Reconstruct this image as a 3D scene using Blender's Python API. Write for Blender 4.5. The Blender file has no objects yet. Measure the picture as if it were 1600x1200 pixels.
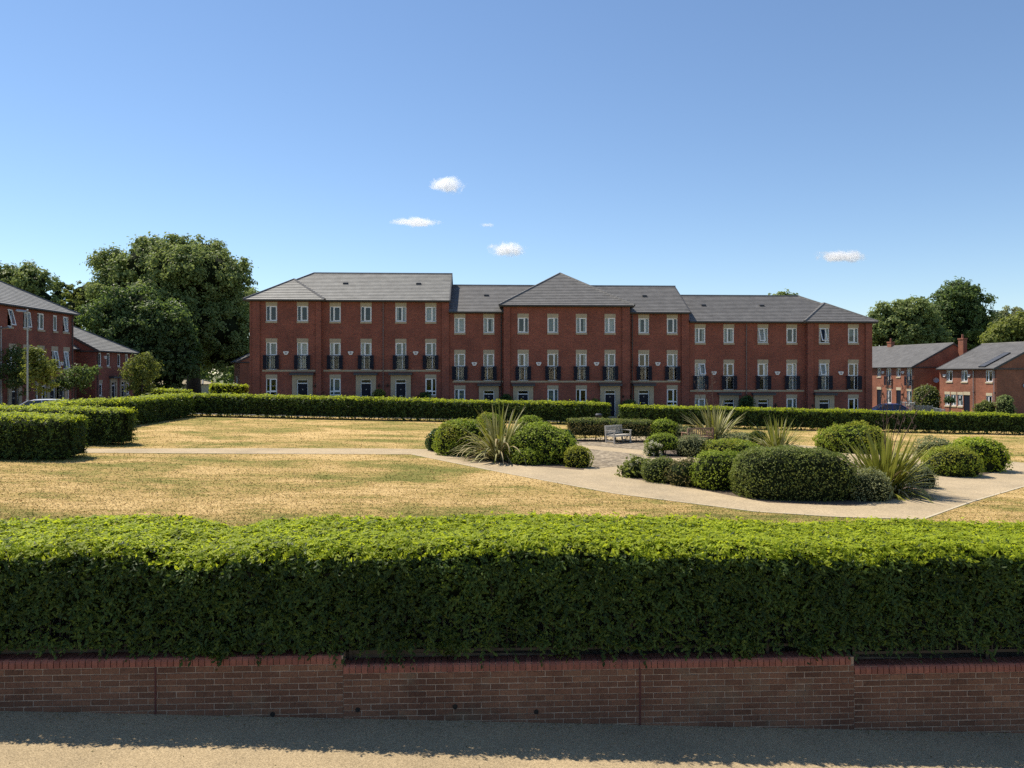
import bpy, math, random
import numpy as np
from mathutils import Vector, Matrix

# ------------------------------------------------------------------ camera, sky, sun, exposure
F_PX, HORIZON, YAW, CAMZ = 1180.0, 583.0, math.radians(2.5), 4.3
scn = bpy.context.scene
col = scn.collection
cd = bpy.data.cameras.new('camera')
cam = bpy.data.objects.new('camera', cd); col.objects.link(cam); scn.camera = cam
cd.sensor_width = 36.0; cd.lens = 36.0 * F_PX / 1600.0
cd.shift_y = -(600.0 - HORIZON) / 1600.0
cd.clip_start = 0.1; cd.clip_end = 12000
cam.location = (0, 0, CAMZ)
cam.rotation_euler = (math.radians(90), 0, -YAW)

SUN_EL, SUN_AZ = math.radians(57), math.radians(-50)      # azimuth measured from +Y towards +X
w = bpy.data.worlds.new('World'); scn.world = w; w.use_nodes = True
nt = w.node_tree
bg = nt.nodes['Background']
sky = nt.nodes.new('ShaderNodeTexSky'); sky.sky_type = 'NISHITA'; sky.sun_disc = False
sky.sun_elevation = SUN_EL; sky.sun_rotation = SUN_AZ
sky.air_density = 1.0; sky.dust_density = 0.0; sky.ozone_density = 4.0
nt.links.new(sky.outputs[0], bg.inputs[0]); bg.inputs[1].default_value = 0.111
sd = bpy.data.lights.new('sun', 'SUN'); sd.energy = 5.0; sd.angle = math.radians(0.53); sd.color = (1.0, 0.92, 0.78)
so = bpy.data.objects.new('sun', sd); col.objects.link(so); so.location = (-40, 40, 60)
sdir = Vector((math.sin(SUN_AZ) * math.cos(SUN_EL), math.cos(SUN_AZ) * math.cos(SUN_EL), math.sin(SUN_EL)))
so.rotation_euler = sdir.to_track_quat('Z', 'Y').to_euler()
scn.view_settings.view_transform = 'Standard'; scn.view_settings.look = 'None'
scn.view_settings.exposure = 0.4; scn.view_settings.gamma = 1.0
scn.view_settings.use_curve_mapping = False
scn.render.engine = 'CYCLES'
scn.cycles.use_denoising = False
scn.cycles.max_bounces = 8; scn.cycles.diffuse_bounces = 3; scn.cycles.glossy_bounces = 3
scn.cycles.transparent_max_bounces = 12; scn.cycles.volume_bounces = 10
scn.cycles.sample_clamp_indirect = 6.0
rng = np.random.default_rng(7); random.seed(7)
R = math.radians
CY, SY = math.cos(YAW), math.sin(YAW)

# ------------------------------------------------------------------ measuring helpers (photo survey -> metres)
def wx(px, Y): return Y * math.tan(YAW + math.atan((px - 800) / F_PX))
def dep(px, Y): return Y / (CY - (px - 800) / F_PX * SY)
def wz(px, py, Y): return CAMZ - (py - HORIZON) / F_PX * dep(px, Y)
def G(x): return CAMZ - (3.4 + 0.024 * max(-45.0, min(45.0, x)))
def gp(px, py):
    k = (px - 800) / F_PX; t = (py - HORIZON) / F_PX
    d = 3.4 / (t - .024 * (SY + k * CY))
    return d * (SY + k * CY), d * (CY - k * SY)
def at(px, d):
    k = (px - 800) / F_PX
    return d * (SY + k * CY), d * (CY - k * SY)

# ------------------------------------------------------------------ materials
def mat(name):
    m = bpy.data.materials.new(name); m.use_nodes = True
    n = m.node_tree.nodes; b = n['Principled BSDF']
    return m, m.node_tree, b
def N(t, kind, **kw):
    n = t.nodes.new(kind)
    for k, v in kw.items(): setattr(n, k, v)
    return n
def ramp(t, stops, interp='LINEAR'):
    r = N(t, 'ShaderNodeValToRGB'); e = r.color_ramp.elements; r.color_ramp.interpolation = interp
    while len(e) < len(stops): e.new(0.5)
    for i, (p, c) in enumerate(stops): e[i].position = p; e[i].color = (*c, 1)
    return r
def noise(t, scale, detail=4, rough=.55, vec=None, dist=0.0):
    n = N(t, 'ShaderNodeTexNoise'); n.inputs['Scale'].default_value = scale
    n.inputs['Detail'].default_value = detail; n.inputs['Roughness'].default_value = rough; n.inputs['Distortion'].default_value = dist
    if vec is not None: t.links.new(vec, n.inputs['Vector'])
    return n
def mapping(t, scale=(1, 1, 1), rot=(0, 0, 0), src='Object'):
    tc = N(t, 'ShaderNodeTexCoord'); mp = N(t, 'ShaderNodeMapping')
    mp.inputs['Scale'].default_value = scale; mp.inputs['Rotation'].default_value = rot
    t.links.new(tc.outputs[src], mp.inputs['Vector']); return mp.outputs[0]
def mixc(t, a, b, fac, mode='MIX'):
    m = N(t, 'ShaderNodeMix', data_type='RGBA', blend_type=mode)
    for i, v in ((6, a), (7, b)):
        if isinstance(v, tuple): m.inputs[i].default_value = (*v, 1)
        else: t.links.new(v, m.inputs[i])
    if isinstance(fac, float): m.inputs[0].default_value = fac
    else: t.links.new(fac, m.inputs[0])
    return m.outputs[2]
def bump(t, b, h, strength=.3, dist=.02):
    bp = N(t, 'ShaderNodeBump'); bp.inputs['Strength'].default_value = strength; bp.inputs['Distance'].default_value = dist
    t.links.new(h, bp.inputs['Height']); t.links.new(bp.outputs[0], b.inputs['Normal'])
def simple(name, c, rough=.6, metal=0.0, var=.12, scale=8.0, spec=.4):
    m, t, b = mat(name)
    n = noise(t, scale, 5, .6, mapping(t))
    lo = tuple(x * (1 - var) for x in c); hi = tuple(min(1, x * (1 + var)) for x in c)
    r = ramp(t, [(.3, lo), (.7, hi)]); t.links.new(n.outputs[0], r.inputs[0]); t.links.new(r.outputs[0], b.inputs['Base Color'])
    b.inputs['Roughness'].default_value = rough; b.inputs['Metallic'].default_value = metal
    b.inputs['Specular IOR Level'].default_value = spec
    return m
def brickmat(name, c1, c2, mortar, sx=1.0):
    m, t, b = mat(name)
    tc = N(t, 'ShaderNodeTexCoord'); sp = N(t, 'ShaderNodeSeparateXYZ'); t.links.new(tc.outputs['Object'], sp.inputs[0])
    ad = N(t, 'ShaderNodeMath', operation='ADD'); t.links.new(sp.outputs[0], ad.inputs[0]); t.links.new(sp.outputs[1], ad.inputs[1])
    cb = N(t, 'ShaderNodeCombineXYZ'); t.links.new(ad.outputs[0], cb.inputs[0]); t.links.new(sp.outputs[2], cb.inputs[1])
    br = N(t, 'ShaderNodeTexBrick'); t.links.new(cb.outputs[0], br.inputs['Vector'])
    br.inputs['Color1'].default_value = (*c1, 1); br.inputs['Color2'].default_value = (*c2, 1); br.inputs['Mortar'].default_value = (*mortar, 1)
    br.inputs['Scale'].default_value = 1.0; br.inputs['Mortar Size'].default_value = .006
    br.inputs['Brick Width'].default_value = .225; br.inputs['Row Height'].default_value = .075; br.inputs['Bias'].default_value = -.1
    n = noise(t, .55, 5, .6, tc.outputs['Object']); rr = ramp(t, [(.3, (.72, .72, .74)), (.7, (1.2, 1.16, 1.12))]); t.links.new(n.outputs[0], rr.inputs[0])
    n2 = noise(t, 9, 3, .6, tc.outputs['Object']); r2 = ramp(t, [(.25, (.8, .8, .8)), (.75, (1.2, 1.2, 1.2))]); t.links.new(n2.outputs[0], r2.inputs[0])
    o = mixc(t, mixc(t, br.outputs[0], rr.outputs[0], 1.0, 'MULTIPLY'), r2.outputs[0], 1.0, 'MULTIPLY')
    t.links.new(o, b.inputs['Base Color']); b.inputs['Roughness'].default_value = .85; b.inputs['Specular IOR Level'].default_value = .25
    bump(t, b, br.outputs[1], -.4, .01)
    return m
def leafmat(name, stops, trans, tfac=.3, rough=.45, patch=1.25, pscale=1.6):
    m, t, b = mat(name)
    ge = N(t, 'ShaderNodeNewGeometry'); r = ramp(t, stops); t.links.new(ge.outputs['Random Per Island'], r.inputs[0])
    n = noise(t, pscale, 4, .6, mapping(t)); lo = 1 - .3 * patch; hi = 1 + .3 * patch
    pr = ramp(t, [(.3, (lo, lo, lo * .95)), (.7, (hi, hi * .97, hi * .9))]); t.links.new(n.outputs[0], pr.inputs[0])
    c = mixc(t, r.outputs[0], pr.outputs[0], 1.0, 'MULTIPLY'); t.links.new(c, b.inputs['Base Color'])
    b.inputs['Roughness'].default_value = rough; b.inputs['Specular IOR Level'].default_value = .18
    tr = N(t, 'ShaderNodeBsdfTranslucent'); tr.inputs[0].default_value = (*trans, 1)
    mx = N(t, 'ShaderNodeMixShader'); mx.inputs[0].default_value = tfac
    t.links.new(b.outputs[0], mx.inputs[1]); t.links.new(tr.outputs[0], mx.inputs[2])
    t.links.new(mx.outputs[0], t.nodes['Material Output'].inputs[0])
    return m

M = {}
M['brick'] = brickmat('red_brickwork', (.27, .078, .052), (.195, .057, .041), (.22, .155, .12))
M['brick_warm'] = brickmat('orange_brickwork', (.33, .115, .065), (.25, .085, .05), (.27, .19, .14))
M['stone'] = simple('cast_stone', (.40, .335, .235), .8, var=.1, scale=3)
M['pale_stone'] = simple('pale_cast_stone', (.55, .46, .31), .8, var=.1, scale=3)
M['upvc'] = simple('white_window_plastic', (.80, .81, .82), .35, var=.03)
M['navy'] = simple('dark_navy_paint', (.008, .010, .022), .55, var=.3, spec=.2)
M['blackm'] = simple('black_metal', (.012, .012, .013), .45, var=.2)
M['lead'] = simple('grey_lead_sheet', (.055, .06, .075), .55, var=.2)
M['fascia'] = simple('dark_gutter_plastic', (.05, .048, .047), .5, var=.15)
M['galv'] = simple('galvanised_steel', (.33, .34, .34), .45, .6, var=.15)
M['pipe'] = simple('brown_downpipe', (.16, .11, .10), .5, var=.1)
M['curtain'] = simple('pale_curtain', (.55, .55, .53), .9, var=.12, scale=14)
M['blind'] = simple('grey_blind', (.20, .23, .23), .9, var=.1, scale=10)
M['render'] = simple('cream_render', (.45, .41, .30), .85, var=.1)
M['soil'] = simple('dry_soil', (.11, .08, .055), .95, var=.4, scale=6)
M['bark'] = simple('tree_bark', (.085, .065, .05), .95, var=.4, scale=6)
M['wood_grey'] = simple('weathered_grey_timber', (.54, .49, .41), .8, var=.2, scale=12)
M['wood_brown'] = simple('brown_timber', (.33, .20, .13), .75, var=.2, scale=12)
M['tyre'] = simple('tyre_rubber', (.015, .015, .015), .85)
M['rim'] = simple('alloy_rim', (.45, .45, .46), .35, .8)
M['white_dot'] = simple('white_plastic', (.72, .70, .68), .5, var=.05)
M['red_print'] = simple('grey_print', (.30, .26, .27), .6)
def carpaint(name, c):
    m, t, b = mat(name); b.inputs['Base Color'].default_value = (*c, 1); b.inputs['Roughness'].default_value = .3
    b.inputs['Metallic'].default_value = .25; b.inputs['Coat Weight'].default_value = .6; b.inputs['Coat Roughness'].default_value = .05
    n = noise(t, 3, 3, .5, mapping(t)); r = ramp(t, [(.3, (.24,) * 3), (.7, (.36,) * 3)]); t.links.new(n.outputs[0], r.inputs[0]); t.links.new(r.outputs[0], b.inputs['Roughness'])
    return m
M['blue_car'] = carpaint('blue_car_paint', (.012, .028, .16))
M['white_car'] = carpaint('white_car_paint', (.62, .63, .64))
def glassmat(name, tint, fac):
    m, t, b = mat(name)
    tr = N(t, 'ShaderNodeBsdfTransparent'); tr.inputs[0].default_value = (*tint, 1)
    gl = N(t, 'ShaderNodeBsdfGlossy'); gl.inputs['Roughness'].default_value = .02
    n = noise(t, 1.3, 2, .5, mapping(t)); bp = N(t, 'ShaderNodeBump'); bp.inputs['Strength'].default_value = .03; bp.inputs['Distance'].default_value = .05
    t.links.new(n.outputs[0], bp.inputs['Height']); t.links.new(bp.outputs[0], gl.inputs['Normal'])
    mx = N(t, 'ShaderNodeMixShader'); mx.inputs[0].default_value = fac
    t.links.new(tr.outputs[0], mx.inputs[1]); t.links.new(gl.outputs[0], mx.inputs[2]); t.links.new(mx.outputs[0], t.nodes['Material Output'].inputs[0])
    return m
M['glass'] = glassmat('window_glass', (.78, .84, .85), .065)
M['car_glass'] = glassmat('tinted_car_glass', (.22, .25, .25), .12)
def tilemat(name, c):
    m, t, b = mat(name)
    ge = N(t, 'ShaderNodeNewGeometry')
    v = mapping(t, (1, 1, 1)); sp = N(t, 'ShaderNodeSeparateXYZ'); t.links.new(v, sp.inputs[0])
    n = noise(t, 1.6, 5, .6, v); n2 = noise(t, 14, 3, .6, v)
    r = ramp(t, [(.25, tuple(x * .72 for x in c)), (.75, tuple(x * 1.3 for x in c))]); t.links.new(n.outputs[0], r.inputs[0])
    r2 = ramp(t, [(.25, (.75,) * 3), (.75, (1.25, 1.24, 1.2))]); t.links.new(n2.outputs[0], r2.inputs[0])
    t.links.new(mixc(t, r.outputs[0], r2.outputs[0], 1.0, 'MULTIPLY'), b.inputs['Base Color']); b.inputs['Roughness'].default_value = .62
    b.inputs['Specular IOR Level'].default_value = .4
    bump(t, b, n2.outputs[0], .5, .02)
    return m
M['tile'] = tilemat('grey_concrete_tiles', (.135, .13, .128))
M['tile_warm'] = tilemat('weathered_grey_tiles', (.205, .20, .19))
M['tile_ridge'] = tilemat('ridge_tiles', (.12, .115, .112))

# foliage
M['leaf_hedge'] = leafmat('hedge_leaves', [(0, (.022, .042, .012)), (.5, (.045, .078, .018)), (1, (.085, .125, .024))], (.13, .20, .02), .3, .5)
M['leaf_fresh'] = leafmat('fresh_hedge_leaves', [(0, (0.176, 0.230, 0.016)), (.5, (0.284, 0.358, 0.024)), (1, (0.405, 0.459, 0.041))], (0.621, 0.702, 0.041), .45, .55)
M['leaf_box'] = leafmat('box_leaves', [(0, (0.129, 0.174, 0.022)), (.5, (0.220, 0.280, 0.034)), (1, (0.325, 0.385, 0.053))], (0.393, 0.514, 0.046), .33, .55)
M['leaf_yellow'] = leafmat('golden_shrub_leaves', [(0, (0.163, 0.188, 0.020)), (.5, (0.275, 0.288, 0.033)), (1, (0.375, 0.375, 0.056))], (0.450, 0.475, 0.050), .35, .55)
M['leaf_olive'] = leafmat('olive_shrub_leaves', [(0, (.085, .115, .028)), (.5, (.15, .185, .045)), (1, (.24, .265, .08))], (.28, .34, .06), .32, .55)
M['leaf_brown'] = leafmat('browning_hedge_leaves', [(0, (0.108, 0.096, 0.036)), (.5, (0.180, 0.168, 0.048)), (1, (0.288, 0.228, 0.108))], (0.264, 0.228, 0.072), .28, .6)
M['leaf_grey'] = leafmat('grey_green_leaves', [(0, (0.145, 0.165, 0.079)), (.5, (0.238, 0.264, 0.125)), (1, (0.356, 0.370, 0.198))], (0.317, 0.343, 0.132), .3, .6)
M['leaf_dark'] = leafmat('dark_glossy_leaves', [(0, (0.026, 0.058, 0.019)), (.6, (0.046, 0.098, 0.029)), (1, (0.091, 0.156, 0.046))], (0.104, 0.182, 0.026), .2, .3)
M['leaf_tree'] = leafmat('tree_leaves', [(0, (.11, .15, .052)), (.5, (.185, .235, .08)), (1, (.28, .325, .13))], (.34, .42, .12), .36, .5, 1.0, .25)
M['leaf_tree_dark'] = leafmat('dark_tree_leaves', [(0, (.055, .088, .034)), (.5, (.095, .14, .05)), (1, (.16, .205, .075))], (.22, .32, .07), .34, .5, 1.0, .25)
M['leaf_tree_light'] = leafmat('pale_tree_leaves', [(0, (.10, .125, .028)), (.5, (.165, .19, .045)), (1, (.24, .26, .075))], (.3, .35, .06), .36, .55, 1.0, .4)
M['core'] = simple('foliage_inner_shade', (.014, .019, .008), .95, var=.4, scale=9, spec=.05)  # solid filler inside foliage; its near-black colour stands in for inner shade
M['flax_green'] = leafmat('flax_leaves', [(0, (0.135, 0.155, 0.027)), (.6, (0.257, 0.257, 0.047)), (1, (0.405, 0.365, 0.095))], (0.297, 0.324, 0.054), .22, .4)
M['flax_var'] = leafmat('variegated_flax_leaves', [(0, (0.163, 0.163, 0.062)), (.5, (0.312, 0.300, 0.138)), (1, (0.500, 0.463, 0.275))], (0.300, 0.312, 0.125), .2, .45)
M['flax_dry'] = leafmat('dry_flax_leaves', [(0, (.24, .19, .09)), (1, (.42, .35, .2))], (.2, .16, .08), .15, .6)
M['petal'] = simple('cream_petals', (.66, .62, .42), .7)
M['stalk'] = simple('dry_seed_stalk', (.10, .06, .045), .8)

def lawnmat(blade=False):
    m, t, b = mat('dry_grass_blades' if blade else 'dry_mown_grass')
    st = noise(t, 1.0, 8, .72, mapping(t, (1.1, 4.6, 1), (0, 0, .03)))               # mown streaks
    big = noise(t, .2, 5, .62, mapping(t, (1, 1.6, 1)), .6)             # green and straw patches
    fine = noise(t, 22, 4, .7, mapping(t, (1, 1.6, 1)))
    a = N(t, 'ShaderNodeMath', operation='MULTIPLY'); a.inputs[1].default_value = .62; t.links.new(st.outputs[0], a.inputs[0])
    c = N(t, 'ShaderNodeMath', operation='MULTIPLY_ADD'); c.inputs[1].default_value = 1.0; t.links.new(big.outputs[0], c.inputs[0]); t.links.new(a.outputs[0], c.inputs[2]); a.operation = 'MULTIPLY_ADD'; a.inputs[2].default_value = -.085
    d = N(t, 'ShaderNodeMath', operation='MULTIPLY_ADD'); d.inputs[1].default_value = .30; t.links.new(fine.outputs[0], d.inputs[0]); t.links.new(c.outputs[0], d.inputs[2])
    if blade:
        ge = N(t, 'ShaderNodeNewGeometry'); e = N(t, 'ShaderNodeMath', operation='MULTIPLY_ADD'); e.inputs[1].default_value = .34
        t.links.new(ge.outputs['Random Per Island'], e.inputs[0]); sb = N(t, 'ShaderNodeMath', operation='ADD'); sb.inputs[1].default_value = -.17
        t.links.new(d.outputs[0], sb.inputs[0]); t.links.new(sb.outputs[0], e.inputs[2]); d = e
    r = ramp(t, [(.72, (.18, .18, .045)), (.81, (.30, .25, .075)), (.90, (.47, .32, .12)), (1.0, (.64, .45, .20))]); t.links.new(d.outputs[0], r.inputs[0])
    g2 = noise(t, 60, 3, .7, mapping(t)); rr = ramp(t, [(.3, (.72,) * 3), (.7, (1.2,) * 3)]); t.links.new(g2.outputs[0], rr.inputs[0])
    t.links.new(mixc(t, r.outputs[0], rr.outputs[0], 1.0, 'MULTIPLY'), b.inputs['Base Color'])
    b.inputs['Roughness'].default_value = .95; b.inputs['Specular IOR Level'].default_value = .1
    ad = N(t, 'ShaderNodeMath', operation='ADD'); t.links.new(fine.outputs[0], ad.inputs[0]); t.links.new(st.outputs[0], ad.inputs[1])
    bump(t, b, ad.outputs[0], .8, .05)
    return m
M['lawn'] = lawnmat(); M['grass_blade'] = lawnmat(True)
def gritmat(name, c, dark, light, sc=60, crack=True):
    m, t, b = mat(name); v = mapping(t)
    vo = N(t, 'ShaderNodeTexVoronoi'); vo.inputs['Scale'].default_value = sc; t.links.new(v, vo.inputs['Vector'])
    sp = N(t, 'ShaderNodeSeparateXYZ'); t.links.new(vo.outputs['Color'], sp.inputs[0])
    r = ramp(t, [(0, dark), (.5, c), (1, light)]); t.links.new(sp.outputs[0], r.inputs[0])
    n = noise(t, .7, 5, .6, v); rr = ramp(t, [(.3, (.82, .82, .83)), (.7, (1.12, 1.1, 1.08))]); t.links.new(n.outputs[0], rr.inputs[0])
    t.links.new(mixc(t, r.outputs[0], rr.outputs[0], 1.0, 'MULTIPLY'), b.inputs['Base Color'])
    b.inputs['Roughness'].default_value = .9; b.inputs['Specular IOR Level'].default_value = .2
    bump(t, b, vo.outputs['Distance'], .5, .012)
    return m
M['road'] = gritmat('worn_asphalt', (.40, .305, .178), (.25, .195, .118), (.55, .43, .265), 110)
M['path'] = gritmat('buff_path', (.42, .33, .208), (.33, .262, .168), (.52, .415, .27), 40)
M['cobble'] = gritmat('grey_setts', (.25, .20, .135), (.14, .115, .085), (.42, .35, .25), 9)
M['asphalt'] = gritmat('street_asphalt', (.08, .078, .075), (.05, .05, .05), (.13, .125, .12), 12)
M['edging'] = simple('concrete_edging', (.50, .42, .29), .9, var=.15)
def groundmat():
    m, t, b = mat('rough_grass'); n = noise(t, .3, 5, .6, mapping(t)); r = ramp(t, [(.3, (.06, .08, .02)), (.7, (.17, .15, .06))])
    t.links.new(n.outputs[0], r.inputs[0]); t.links.new(r.outputs[0], b.inputs['Base Color']); b.inputs['Roughness'].default_value = 1.0
    return m
M['ground'] = groundmat()
def wallbrick():
    m, t, b = mat('brown_facing_brick')
    oi = N(t, 'ShaderNodeObjectInfo'); r = ramp(t, [(0, (.135, .068, .044)), (.3, (.165, .083, .054)), (.8, (.195, .096, .060)), (1, (.225, .116, .072))]); t.links.new(oi.outputs['Random'], r.inputs[0])
    ge = N(t, 'ShaderNodeNewGeometry')
    n = noise(t, .9, 5, .65, ge.outputs['Position']); rr = ramp(t, [(.35, (.72, .70, .70)), (.6, (1.15, 1.15, 1.1))]); t.links.new(n.outputs[0], rr.inputs[0])
    n2 = noise(t, 30, 4, .7, ge.outputs['Position']); r2 = ramp(t, [(.3, (.75,) * 3), (.7, (1.2,) * 3)]); t.links.new(n2.outputs[0], r2.inputs[0])
    c = mixc(t, mixc(t, r.outputs[0], rr.outputs[0], 1.0, 'MULTIPLY'), r2.outputs[0], 1.0, 'MULTIPLY')
    n3 = noise(t, 1.7, 6, .7, ge.outputs['Position']); r3 = ramp(t, [(.56, (0,) * 3), (.72, (.5,) * 3)]); t.links.new(n3.outputs[0], r3.inputs[0])
    c = mixc(t, c, (.19, .16, .105), r3.outputs[0])
    t.links.new(c, b.inputs['Base Color']); b.inputs['Roughness'].default_value = .9; b.inputs['Specular IOR Level'].default_value = .2
    bump(t, b, n2.outputs[0], .5, .006)
    return m
M['wallbrick'] = wallbrick()
def copebrick():
    m, t, b = mat('red_coping_brick')
    oi = N(t, 'ShaderNodeObjectInfo'); r = ramp(t, [(0, (.20, .062, .040)), (1, (.29, .098, .062))]); t.links.new(oi.outputs['Random'], r.inputs[0])
    ge = N(t, 'ShaderNodeNewGeometry'); n2 = noise(t, 14, 4, .7, ge.outputs['Position']); r2 = ramp(t, [(.3, (.75,) * 3), (.7, (1.15,) * 3)]); t.links.new(n2.outputs[0], r2.inputs[0])
    t.links.new(mixc(t, r.outputs[0], r2.outputs[0], 1.0, 'MULTIPLY'), b.inputs['Base Color']); b.inputs['Roughness'].default_value = .7
    bump(t, b, n2.outputs[0], .3, .004)
    return m
M['copebrick'] = copebrick()
M['mortar'] = simple('lime_mortar', (.34, .25, .185), .95, var=.35, scale=5)
M['sealant'] = simple('dark_red_sealant', (.09, .025, .022), .7)

# ------------------------------------------------------------------ object helpers
def tag(o, label=None, cat=None, group=None, kind=None):
    if label: o['label'] = label
    if cat: o['category'] = cat
    if group: o['group'] = group
    if kind: o['kind'] = kind
    return o
def thing(name, loc, label, cat, group=None):
    o = bpy.data.objects.new(name, None); col.objects.link(o); o.location = loc; o.empty_display_size = .2
    return tag(o, label, cat, group)
def origin(o):
    while o.parent is not None: o = o.parent
    return Vector(o.location)
class MB:
    def __init__(s): s.v = []; s.f = []
    def face(s, pts):
        i = len(s.v); s.v += [tuple(p) for p in pts]; s.f.append(tuple(range(i, i + len(pts)))); return s
    def hexa(s, p):       # p: 8 points, bottom ring 0-3 then top ring 4-7
        i = len(s.v); s.v += [tuple(q) for q in p]
        for f in ((3, 2, 1, 0), (4, 5, 6, 7), (0, 1, 5, 4), (1, 2, 6, 5), (2, 3, 7, 6), (3, 0, 4, 7)): s.f.append(tuple(i + k for k in f))
        return s
    def box(s, x0, x1, y0, y1, z0, z1):
        return s.hexa([(x0, y0, z0), (x1, y0, z0), (x1, y1, z0), (x0, y1, z0), (x0, y0, z1), (x1, y0, z1), (x1, y1, z1), (x0, y1, z1)])
    def tube(s, pts, rad, n=8, cap=True):
        pts = [Vector(p) for p in pts]; rad = rad if isinstance(rad, (list, tuple)) else [rad] * len(pts)
        base = len(s.v)
        for i, p in enumerate(pts):
            d = (pts[min(i + 1, len(pts) - 1)] - pts[max(i - 1, 0)]).normalized()
            a = d.orthogonal().normalized() if abs(d.z) < .95 else Vector((1, 0, 0)); a = (a - d * a.dot(d)).normalized(); b = d.cross(a)
            if i and (a.dot(pa) < .0): a, b = -a, -b
            pa = a
            for k in range(n):
                t = 2 * math.pi * k / n; s.v.append(tuple(p + (a * math.cos(t) + b * math.sin(t)) * rad[i]))
        for i in range(len(pts) - 1):
            for k in range(n):
                s.f.append((base + i * n + k, base + i * n + (k + 1) % n, base + (i + 1) * n + (k + 1) % n, base + (i + 1) * n + k))
        if cap:
            s.f.append(tuple(base + k for k in range(n))[::-1]); s.f.append(tuple(base + (len(pts) - 1) * n + k for k in range(n)))
        return s
    def build(s, name, m, parent=None, loc=None, smooth=False):
        o0 = origin(parent) if parent is not None else Vector(loc or (0, 0, 0))
        me = bpy.data.meshes.new(name); me.from_pydata([(a - o0.x, b - o0.y, c - o0.z) for a, b, c in s.v], [], s.f)
        me.materials.append(M[m] if isinstance(m, str) else m); me.update()
        if smooth: me.polygons.foreach_set('use_smooth', [True] * len(me.polygons))
        o = bpy.data.objects.new(name, me); col.objects.link(o)
        if parent is not None: o.parent = parent
        else: o.location = o0
        return o
def copy_tree(o, parent=None):
    c = o.copy(); col.objects.link(c); c.parent = parent
    for ch in list(o.children): copy_tree(ch, c)
    return c

class Frame:      # local building frame: u along the front, v into the building
    def __init__(s, ox, oy, ang): s.o = (ox, oy); s.c, s.s = math.cos(ang), math.sin(ang)
    def P(s, u, v, z): return (s.o[0] + u * s.c - v * s.s, s.o[1] + u * s.s + v * s.c, z)
    def box(s, mb, u0, u1, v0, v1, z0, z1):
        P = s.P; return mb.hexa([P(u0, v0, z0), P(u1, v0, z0), P(u1, v1, z0), P(u0, v1, z0), P(u0, v0, z1), P(u1, v0, z1), P(u1, v1, z1), P(u0, v1, z1)])

def facade(mb, fr, u0, u1, z0, z1, v, ops, rev=.11):
    us = sorted(set([u0, u1] + [a for o in ops for a in o[:2]])); zs = sorted(set([z0, z1] + [a for o in ops for a in o[2:4]]))
    us = [a for a in us if u0 <= a <= u1]; zs = [a for a in zs if z0 <= a <= z1]
    for i in range(len(us) - 1):
        for j in range(len(zs) - 1):
            cu, cz = (us[i] + us[i + 1]) / 2, (zs[j] + zs[j + 1]) / 2
            if any(o[0] < cu < o[1] and o[2] < cz < o[3] for o in ops): continue
            mb.face([fr.P(us[i], v, zs[j]), fr.P(us[i + 1], v, zs[j]), fr.P(us[i + 1], v, zs[j + 1]), fr.P(us[i], v, zs[j + 1])])
    for a, b, c, d in [o[:4] for o in ops]:
        for q in ([(a, v, c), (a, v, d), (a, v + rev, d), (a, v + rev, c)], [(b, v, c), (b, v + rev, c), (b, v + rev, d), (b, v, d)],
                  [(a, v, d), (b, v, d), (b, v + rev, d), (a, v + rev, d)], [(a, v, c), (a, v + rev, c), (b, v + rev, c), (b, v, c)]):
            mb.face([fr.P(*p) for p in q])

def clip(poly, axis, val, keep_ge):
    out = []
    for i in range(len(poly)):
        p, q = poly[i], poly[(i + 1) % len(poly)]
        a, b = p[axis] - val, q[axis] - val
        if not keep_ge: a, b = -a, -b
        if a >= -1e-9: out.append(p)
        if (a > 1e-9 and b < -1e-9) or (a < -1e-9 and b > 1e-9):
            t = a / (a - b); out.append(tuple(p[k] + (q[k] - p[k]) * t for k in range(2)))
    return out
def tiled(mb, pts, step=.30, lift=.03):
    """a roof slope laid in lapped tile courses"""
    p = [Vector(q) for q in pts]
    n = (p[1] - p[0]).cross(p[2] - p[0]).normalized()
    if n.z < 0: n = -n
    up = Vector((0, 0, 1)); s = (up - n * n.z).normalized(); a = s.cross(n)
    o = p[0]; q2 = [((q - o).dot(a), (q - o).dot(s)) for q in p]
    b0 = min(q[1] for q in q2); b1 = max(q[1] for q in q2); b = b0
    while b < b1 - 1e-4:
        c = clip(clip(q2, 1, b, True), 1, b + step, False)
        if len(c) >= 3:
            P3 = [o + a * x + s * y + n * (lift * (1 - (y - b) / step)) for x, y in c]
            mb.face(P3)
            for i in range(len(c)):
                j = (i + 1) % len(c)
                if abs(c[i][1] - b) < 1e-5 and abs(c[j][1] - b) < 1e-5:
                    mb.face([P3[i], P3[j], P3[j] - n * (lift + .004), P3[i] - n * (lift + .004)])
        b += step
def capline(mb, p, q, wdt=.13, h=.07):
    p, q = Vector(p), Vector(q); d = (q - p).normalized(); side = d.cross(Vector((0, 0, 1))).normalized() * wdt; up = side.cross(d).normalized() * h
    if up.z < 0: up = -up
    lo = -up * .9
    mb.hexa([p - side + lo, p + side + lo, q + side + lo, q - side + lo, p - side * .45 + up, p + side * .45 + up, q + side * .45 + up, q - side * .45 + up])

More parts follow.
